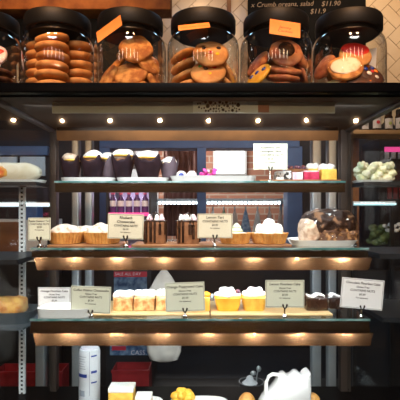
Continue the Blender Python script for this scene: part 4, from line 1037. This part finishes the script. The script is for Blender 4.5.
o = light('SPOT', 'added_side_fill', (1.1, -.2, 3.0), 22, (1., .95, .88), spot_size=R(16), spot_blend=.6, shadow_soft_size=.04); aim(o, (.70, .43, 1.3))
# pendant bulbs over the customers
for i, px in enumerate((13, 62, 110, 160, 208.5, 258, 306.5, 356)):
    d = 4.2
    light('POINT', 'pendant_bulb', ((px - 200) * d / F, -3.0, CAMZ + (210 - 120.5) * d / F), 13, (1., .60, .32), shadow_soft_size=.013)
o = light('AREA', 'added_card_fill', (0, -2.2, 2.95), 7.5, (.92, .97, 1.), shape='RECTANGLE', size=2.0, size_y=.4, spread=R(34))  # added cool fill out of view that brightens the price cards
aim(o, (0, .12, .93)); o.rotation_euler.z = 0
# warm ceiling spots over the jars
for x in (-.72, -.26, .2, .66):
    o = light('SPOT', 'ceiling_spot', (x, -1.0, 2.9), 100, (1., .50, .2), spot_size=R(30), spot_blend=.5, shadow_soft_size=.09)
    aim(o, (x * .88, .1, 1.73))
o = light('SPOT', 'tile_spot', (1.2, .9, 3.1), 60, (1., .66, .36), spot_size=R(80), spot_blend=.7, shadow_soft_size=.05); aim(o, (1.0, 2.0, 2.3))
o = light('SPOT', 'tile_spot', (0, .9, 3.1), 22, (1., .6, .3), spot_size=R(70), spot_blend=.7, shadow_soft_size=.05); aim(o, (.05, 2.0, 2.3))
o = light('SPOT', 'beam_spot', (-.8, .4, 3.1), 60, (1., .5, .2), spot_size=R(70), spot_blend=.7, shadow_soft_size=.05); aim(o, (-.8, 1.2, 2.4))
# kitchen and back-bar light
o = light('AREA', 'kitchen_light', (-.1, 3.3, 2.6), 80, (1., .9, .82), shape='RECTANGLE', size=1.2, size_y=.6)
o = light('AREA', 'back_bar_light', (0, 1.1, 3.0), 8.5, (.45, .72, 1.), shape='RECTANGLE', size=2.5, size_y=.3); 
o = light('AREA', 'added_wall_fill', (-.3, 1.62, 1.735), 3.2, (.75, .88, 1.), shape='RECTANGLE', size=2.6, size_y=.04); aim(o, (-.3, 1.85, 1.5)); o.rotation_euler.z = 0  # added hidden fill that lifts the navy frames on the back wall
light('POINT', 'fridge_light', (fxc, fy2 + .2, fz1 - .05), .8, (.9, .7, 1.), shadow_soft_size=.03)
light('POINT', 'added_ledge_fill', (X(368, .8), .80, Z(96, .8)), 1.1, (1., .7, .45), shadow_soft_size=.01)  # added fill brightening the small jars, without a lamp of its own
w = bpy.data.worlds.new('World'); SC.world = w; w.use_nodes = True
w.node_tree.nodes['Background'].inputs['Color'].default_value = (.8, .85, 1., 1); w.node_tree.nodes['Background'].inputs['Strength'].default_value = .006

# ================================================================== CAMERA
cd = bpy.data.cameras.new('camera'); cam = bpy.data.objects.new('camera', cd); COL.objects.link(cam)
cam.location = (0, CAMY, CAMZ); cam.rotation_euler = (R(90), 0, 0)
cd.sensor_width = 36; cd.lens = 36 * F / 400; cd.shift_y = 10 / 400; cd.clip_start = .02
SC.camera = cam
vs = SC.view_settings
vs.view_transform = 'Standard'; vs.look = 'None'; vs.exposure = 0; vs.gamma = 1; vs.use_curve_mapping = False
SC.cycles.transparent_max_bounces = 24; SC.cycles.max_bounces = 10
SC.cycles.use_denoising = True
